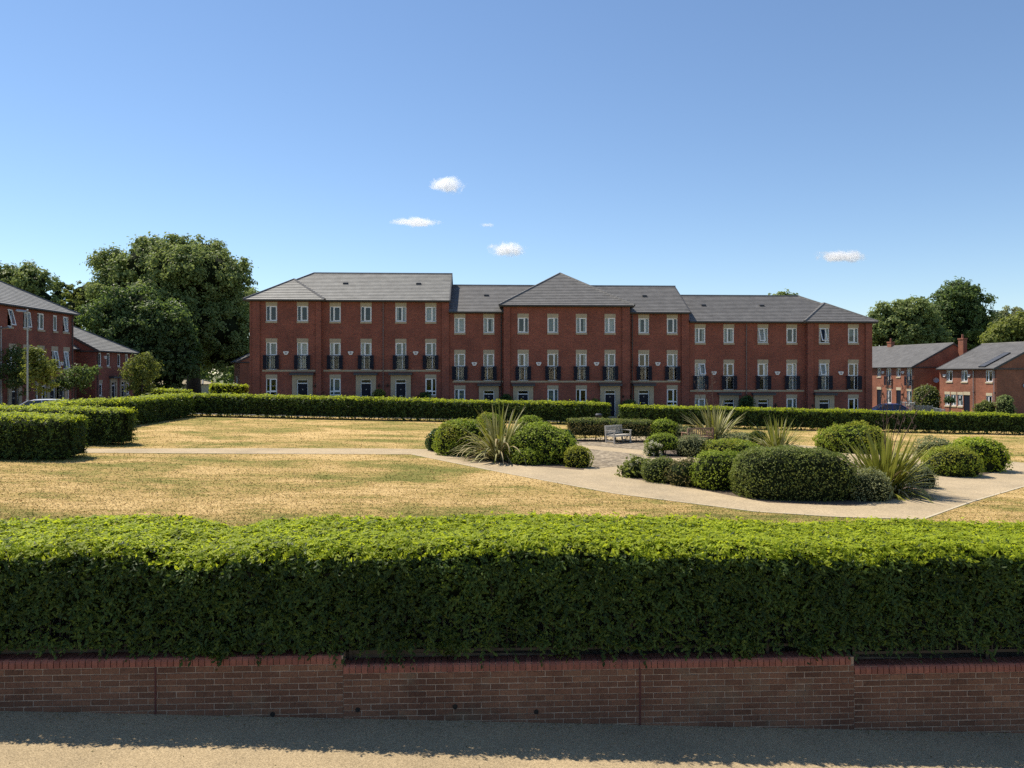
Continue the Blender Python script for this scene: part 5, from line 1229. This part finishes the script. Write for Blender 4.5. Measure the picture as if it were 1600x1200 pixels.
def far_bush(label, px, d, top, wpx, m, **kw):
    x, y = at(px, d); H = CAMZ - (top - HORIZON) / F_PX * d - G(x); r = wpx / 2 / F_PX * d; return bush(label, x, y, r, r, H, m, **kw)
far_bush('round cream-flowered bush against the dark brick gable', 1448, 80, 603, 36, 'leaf_tree_light', leaf=.22, dens=70, seed=71, name='flowering_shrub', flowers=130, amp=.1)
far_bush('leafy bush by the downpipe of the solar-panel house', 1571, 70, 620, 26, 'leaf_tree', leaf=.2, dens=80, seed=72, name='leafy_shrub', amp=.14)
far_bush('low olive bush under the window of the solar-panel house', 1540, 71, 627, 30, 'leaf_olive', leaf=.18, dens=80, seed=73, name='leafy_shrub', amp=.14)
far_bush('small clipped ball tree in front of the solar-panel house', 1483.5, 71, 620, 17, 'leaf_dark', leaf=.14, dens=140, seed=74, name='ball_tree', lift=1.65, cat='tree', power=2.2)

# ------------------------------------------------------------------ trees
def P_(px, py, d, x0, y0, ry, rx, rz):      # survey a crown lobe: centre seen at (px, py) at distance d
    x, y = at(px, d); return (x - x0, y - y0, CAMZ - (py - HORIZON) / F_PX * d - G(x0), rx, ry, rz)
x, y = at(303, 92)
lob = [P_(px, py, 92 + dd, x, y, r_ * 1.0, r_, r_ * .9) for px, py, dd, r_ in ((205, 458, 0, 4.5), (187, 418, 2, 3.0), (235, 416, -1, 4.4), (280, 432, -3, 4.8), (325, 430, -2, 4.6), (318, 400, 1, 3.0), (350, 463, 0, 3.7), (340, 510, -2, 4.3), (290, 500, -4, 4.6), (365, 505, 1, 3.0), (350, 550, 0, 3.6), (300, 545, 2, 4), (255, 475, -4, 4.2), (375, 545, 0, 2.5), (240, 394, 2, 2.3), (280, 390, 1, 2.2), (352, 425, 0, 2.5), (165, 450, 1, 2.0))]
tree('huge spreading plane tree towering behind the dark round tree', x, y, lob, .75, 'leaf_tree', .34, 1750, 30, 81, .95, core=.57)
x, y = at(215, 80)
lob = [P_(px, py, 80 + dd, x, y, r_, r_, r_ * .95) for px, py, dd, r_ in ((215, 520, 0, 5.0), (170, 545, 0, 3.6), (260, 545, 0, 3.5), (215, 490, 0, 3.4), (180, 505, -1, 3.0), (252, 510, -1, 3.0), (215, 565, -2, 4.0), (150, 580, 0, 2.6), (270, 580, 0, 2.4))]
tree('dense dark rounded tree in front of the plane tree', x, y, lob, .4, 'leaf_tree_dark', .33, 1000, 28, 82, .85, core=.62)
for (px, d, label, lb_, m, sd) in (
    (38, 120, 'loose feathery birch behind the three-storey house roof', [(20, 450, 3.6), (50, 445, 3.4), (5, 440, 3.2), (66, 470, 2.6), (40, 430, 2.2), (30, 485, 4), (70, 492, 2.6)], 'leaf_tree', 83),
    (93, 125, 'slender upright poplar, taller of a pair above the house roof', [(93, 447, 1.0), (92, 462, 1.5), (95, 480, 1.9), (92, 500, 2.2)], 'leaf_tree_dark', 84),
    (109, 126, 'slender upright poplar, shorter of a pair above the house roof', [(108, 450, .8), (109, 465, 1.2), (110, 485, 1.7), (110, 505, 2.0)], 'leaf_tree_dark', 85),
    (135, 105, 'pale loose tree between the poplars and the plane tree', [(130, 462, 2.4), (148, 455, 2.3), (120, 485, 2.6), (140, 490, 3.2), (110, 505, 2.6), (160, 500, 3)], 'leaf_tree_light', 86),
    (1410, 112, 'broad mid-green tree behind the further orange brick houses', [(1395, 505, 3.4), (1425, 495, 3.4), (1385, 525, 3), (1410, 485, 2.2), (1440, 515, 3.2), (1415, 530, 3.6), (1375, 515, 2.0), (1455, 535, 2.6)], 'leaf_tree', 87),
    (1495, 122, 'tall dark domed tree rising behind the two orange brick houses', [(1490, 470, 3.9), (1510, 480, 3.7), (1475, 490, 3.8), (1495, 455, 2.5), (1525, 500, 3.2), (1500, 510, 4.4), (1465, 515, 3.4), (1528, 525, 3), (1480, 535, 3.6), (1510, 540, 3.6)], 'leaf_tree_dark', 88),
    (1570, 150, 'hazy grey-green tree behind the solar-panel house roof', [(1560, 510, 3.6), (1585, 505, 3.6), (1545, 525, 3.2), (1575, 530, 4)], 'leaf_grey', 89),
    (1588, 100, 'yellow-green tree over the ridge of the solar-panel house', [(1580, 520, 2.2), (1600, 515, 2.6), (1560, 533, 1.7), (1590, 540, 2.6), (1615, 530, 2.6)], 'leaf_tree_light', 90),
    (1226, 95, 'tree whose tip shows above the lowest terrace roof', [(1225, 475, 1.6), (1216, 485, 2), (1236, 487, 2), (1226, 510, 3)], 'leaf_tree', 91),
    (392, 112, 'green tree peeping over the tall terrace block end', [(392, 470, 1.9), (402, 480, 1.7), (385, 490, 2.4)], 'leaf_tree', 92)):
    x, y = at(px, d); lob = [P_(a, b, d, x, y, r_, r_, r_ * 1.0) for a, b, r_ in lb_]
    tall = 'poplar' in label
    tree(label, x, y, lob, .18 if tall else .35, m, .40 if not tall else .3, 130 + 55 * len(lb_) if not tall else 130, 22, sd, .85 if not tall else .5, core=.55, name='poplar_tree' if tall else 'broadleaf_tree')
for (px, d, label, lb_, m, sd) in (
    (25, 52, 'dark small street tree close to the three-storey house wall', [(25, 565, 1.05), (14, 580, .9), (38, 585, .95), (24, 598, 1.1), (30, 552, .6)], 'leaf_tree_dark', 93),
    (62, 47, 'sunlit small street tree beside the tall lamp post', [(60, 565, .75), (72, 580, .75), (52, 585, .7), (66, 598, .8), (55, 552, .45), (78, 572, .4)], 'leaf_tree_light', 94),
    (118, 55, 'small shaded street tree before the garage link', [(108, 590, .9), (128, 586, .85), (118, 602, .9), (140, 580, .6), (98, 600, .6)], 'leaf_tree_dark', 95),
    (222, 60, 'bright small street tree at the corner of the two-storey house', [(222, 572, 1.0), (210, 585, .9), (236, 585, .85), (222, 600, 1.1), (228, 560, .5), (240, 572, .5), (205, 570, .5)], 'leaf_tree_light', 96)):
    x, y = at(px, d); lob = [P_(a, b, d, x, y, r_, r_, r_) for a, b, r_ in lb_]
    tree(label, x, y, lob, .07, m, .17, 21 * len(lb_), 15, sd, .42, core=0, name='street_tree', tfork=.55, group='young street trees')
# distant wood closing the view
def far_wood(label, px0, px1, d, top, m, seed):
    r = np.random.default_rng(seed); x0, y0 = at((px0 + px1) / 2, d); g = G(x0); root = thing('distant_wood', (x0, y0, g), label, 'trees'); n = 5200
    px = r.uniform(px0, px1, n); dd = d + r.uniform(-4, 10, n); hh = (CAMZ + (583 - top) / F_PX * d - g) * (.8 + .22 * np.sin(px * .11 + seed) + .1 * np.sin(px * .31)) 
    k = (px - 800) / F_PX; X = dd * (SY + k * CY); Y = dd * (CY - k * SY); Z = g + hh * np.sqrt(r.random(n)); C = np.stack([X, Y, Z], 1); nr = unit(np.stack([r.normal(size=n), -1 + r.normal(size=n), .8 + .5 * r.normal(size=n)], 1)); A, B = leaf_axes(nr); leaves_mesh('crown', C, A, B, m, root, .95 * r.uniform(.6, 1.3, n), .6)
    root['kind'] = 'stuff'
far_wood('distant belt of dark trees beyond the left-hand houses', 110, 420, 135, 540, 'leaf_tree_dark', 2)
far_wood('distant belt of trees beyond the orange brick houses', 1340, 1680, 160, 525, 'leaf_tree', 3)

# ------------------------------------------------------------------ small fair-weather clouds
def cloudmat(name, dens, sc, thr, seed):
    m = bpy.data.materials.new(name); m.use_nodes = True; t = m.node_tree; t.nodes.remove(t.nodes['Principled BSDF'])
    v = N(t, 'ShaderNodeVolumePrincipled'); v.inputs['Color'].default_value = (1, 1, 1, 1); v.inputs['Anisotropy'].default_value = .45
    mp = mapping(t); n = noise(t, sc, 7, .68, mp, .5); n.noise_dimensions = '4D'; n.inputs['W'].default_value = seed
    ln = N(t, 'ShaderNodeVectorMath', operation='LENGTH'); t.links.new(mapping(t, (1, 1, 1)), ln.inputs[0])
    tc = N(t, 'ShaderNodeTexCoord'); gm = N(t, 'ShaderNodeVectorMath', operation='MULTIPLY_ADD'); gm.inputs[1].default_value = (2, 2, 2); gm.inputs[2].default_value = (-1, -1, -1); t.links.new(tc.outputs['Generated'], gm.inputs[0]); t.links.new(gm.outputs[0], ln.inputs[0])
    mr = N(t, 'ShaderNodeMath', operation='MULTIPLY_ADD'); mr.inputs[1].default_value = -.55; mr.inputs[2].default_value = .47; t.links.new(ln.outputs['Value'], mr.inputs[0])
    ad = N(t, 'ShaderNodeMath', operation='ADD'); t.links.new(n.outputs[0], ad.inputs[0]); t.links.new(mr.outputs[0], ad.inputs[1])
    rp_ = N(t, 'ShaderNodeMapRange'); rp_.inputs['From Min'].default_value = thr; rp_.inputs['From Max'].default_value = thr + .16; rp_.inputs['To Max'].default_value = dens; t.links.new(ad.outputs[0], rp_.inputs[0])
    t.links.new(rp_.outputs[0], v.inputs['Density']); t.links.new(v.outputs[0], t.nodes['Material Output'].inputs['Volume'])
    return m
def cloud(label, px, py, wpx, hpx, seed, dens=.05, thr=.62, d=2500):
    x, y = at(px, d); z = CAMZ - (py - HORIZON) / F_PX * d; rx, rz = wpx / 2 / F_PX * d * 1.42, hpx / 2 / F_PX * d * 1.55; ry = rx * .6
    mb = MB(); nu, nv = 20, 10; rr = []; r = random.Random(seed)
    for j in range(nv + 1):
        ph = -math.pi / 2 + math.pi * j / nv; rr.append([(x + rx * math.cos(ph) * math.cos(6.2832 * i / nu), y + ry * math.cos(ph) * math.sin(6.2832 * i / nu), z + rz * math.sin(ph) * (1 if ph > 0 else .8)) for i in range(nu)])
    for j in range(nv):
        for i in range(nu): mb.face([rr[j][i], rr[j][(i + 1) % nu], rr[j + 1][(i + 1) % nu], rr[j + 1][i]])
    o = mb.build('cloud', cloudmat('cloud_vapour', dens, 3.4 / rx, thr, seed), loc=(x, y, z)); tag(o, label, 'cloud', 'small white clouds')
cloud('ragged small white cloud, highest of the few in the sky', 699, 291, 58, 26, 3)
cloud('thin flat white cloud streak below the ragged highest cloud', 650, 348, 82, 12, 7)
cloud('tiny faint wisp of cloud', 761, 352, 24, 7, 12, .03)
cloud('domed white cloud above the middle block pyramid roof', 791, 392, 60, 25, 21)
cloud('long low white cloud above the lowest terrace block', 1313, 402, 80, 20, 33)

# ------------------------------------------------------------------ tile vents on the terrace roofs
blks = sorted([o for o in col.objects if o.name.startswith('terraced_house_block')], key=lambda o: o.location.x)
for bi, pxs in ((0, ((540, 442, 1), (654, 442, 1))), (1, ((760, 459, 1), (1007, 459, 1))), (2, ((1099, 474, 1), (1190, 473, 1)))):
    zeb = (zl(5.72), zl(4.85), zl(4.14))[bi]; ris = (2.72, 2.62, 2.55)[bi]; kk = ris / 4.95
    for px, py, _ in pxs:
        yy = YF + 2.6; x_ = wx(px, yy); zz = zeb + (yy - (YF - OV)) * kk + .03; v = MB(); v.hexa([(x_ - .2, yy - .16, zz - .09), (x_ + .2, yy - .16, zz - .09), (x_ + .2, yy + .16, zz + .05), (x_ - .2, yy + .16, zz + .05), (x_ - .18, yy - .14, zz + .06), (x_ + .18, yy - .14, zz + .06), (x_ + .18, yy + .12, zz + .13), (x_ - .18, yy + .12, zz + .13)]); v.build('roof_vent', 'fascia', blks[bi])

# ------------------------------------------------------------------ grass blades of the lawn, thinning into the distance
def inside(poly, x, y):
    c = np.zeros(len(x), bool); n = len(poly)
    for i in range(n):
        x1, y1 = poly[i]; x2, y2 = poly[(i + 1) % n]
        with np.errstate(divide='ignore', invalid='ignore'): c ^= ((y1 > y) != (y2 > y)) & (x < (x2 - x1) * (y - y1) / (y2 - y1 + 1e-12) + x1)
    return c
ng = 230000
t_ = rng.random(ng); dY = 11.4 / (1 - t_ * (1 - 11.4 / 51.0))                 # denser towards the near edge
gx = dY * rng.uniform(-.80, .90, ng) + .04 * dY; gy = dY
jx, jy = gx + rng.normal(size=ng) * .05, gy + rng.normal(size=ng) * .05
ok = ~(inside(DIAM, jx, jy) | inside(LA, jx, jy) | inside([(9.4, 43.6), (11.6, 43.6), (10.6, 54.5), (9.3, 54.5)], jx, jy) | inside([(22.5, 28.6), (44, 28.9), (44, 32.8), (24.0, 32.5)], jx, jy)) & (gx > -43) & (gx < 43)
gx, gy = gx[ok], gy[ok]; n = len(gx); hgt = rng.uniform(.025, .065, n) * (1 + gy / 60)
A = unit(np.stack([rng.normal(size=n) * 1.3, rng.normal(size=n) * .9, np.full(n, .30)], 1)); Bv = unit(np.cross(A, np.array([[0, 0, 1.0]]) + .3 * rng.normal(size=(n, 3))))
C = np.stack([gx, gy, np.array([G(v) for v in gx]) + hgt * .15 + .004], 1)
gr_ = bpy.data.objects.new('grass', None); 
holder = thing('grass', (0, 0, 0), 'short dry mown grass covering the square', 'grass'); g_ = leaves_mesh('grass', C, A, Bv, 'grass_blade', holder, hgt, .010 + .0006 * gy)
g_.parent = None; bpy.data.objects.remove(holder); bpy.data.objects.remove(gr_); g_.name = 'grass'; tag(g_, 'short dry mown grass covering the square', 'grass', kind='stuff')
# dead leaves and grit blown against the foot of the wall
n = 420; lx = rng.uniform(wx(-40, 9.2), wx(1640, 9.2), n); ly = 9.28 - np.abs(rng.normal(size=n)) * .10 - (rng.random(n) < .18) * rng.uniform(0, 1.6, n)
C = np.stack([lx, ly, np.array([RZ(v) for v in lx]) + .008], 1); nr = unit(np.stack([rng.normal(size=n) * .35, rng.normal(size=n) * .35, np.ones(n)], 1)); A, Bv = leaf_axes(nr, 0, .4, 0)
holder = thing('leaf_litter', (0, 0, 0), 'x', 'x'); g_ = leaves_mesh('leaf_litter', C, A, Bv, 'flax_dry', holder, rng.uniform(.015, .05, n), rng.uniform(.008, .022, n)); g_.parent = None; bpy.data.objects.remove(holder); g_.name = 'leaf_litter'
tag(g_, 'dead leaves and grit along the foot of the brick wall', 'leaves', kind='stuff')
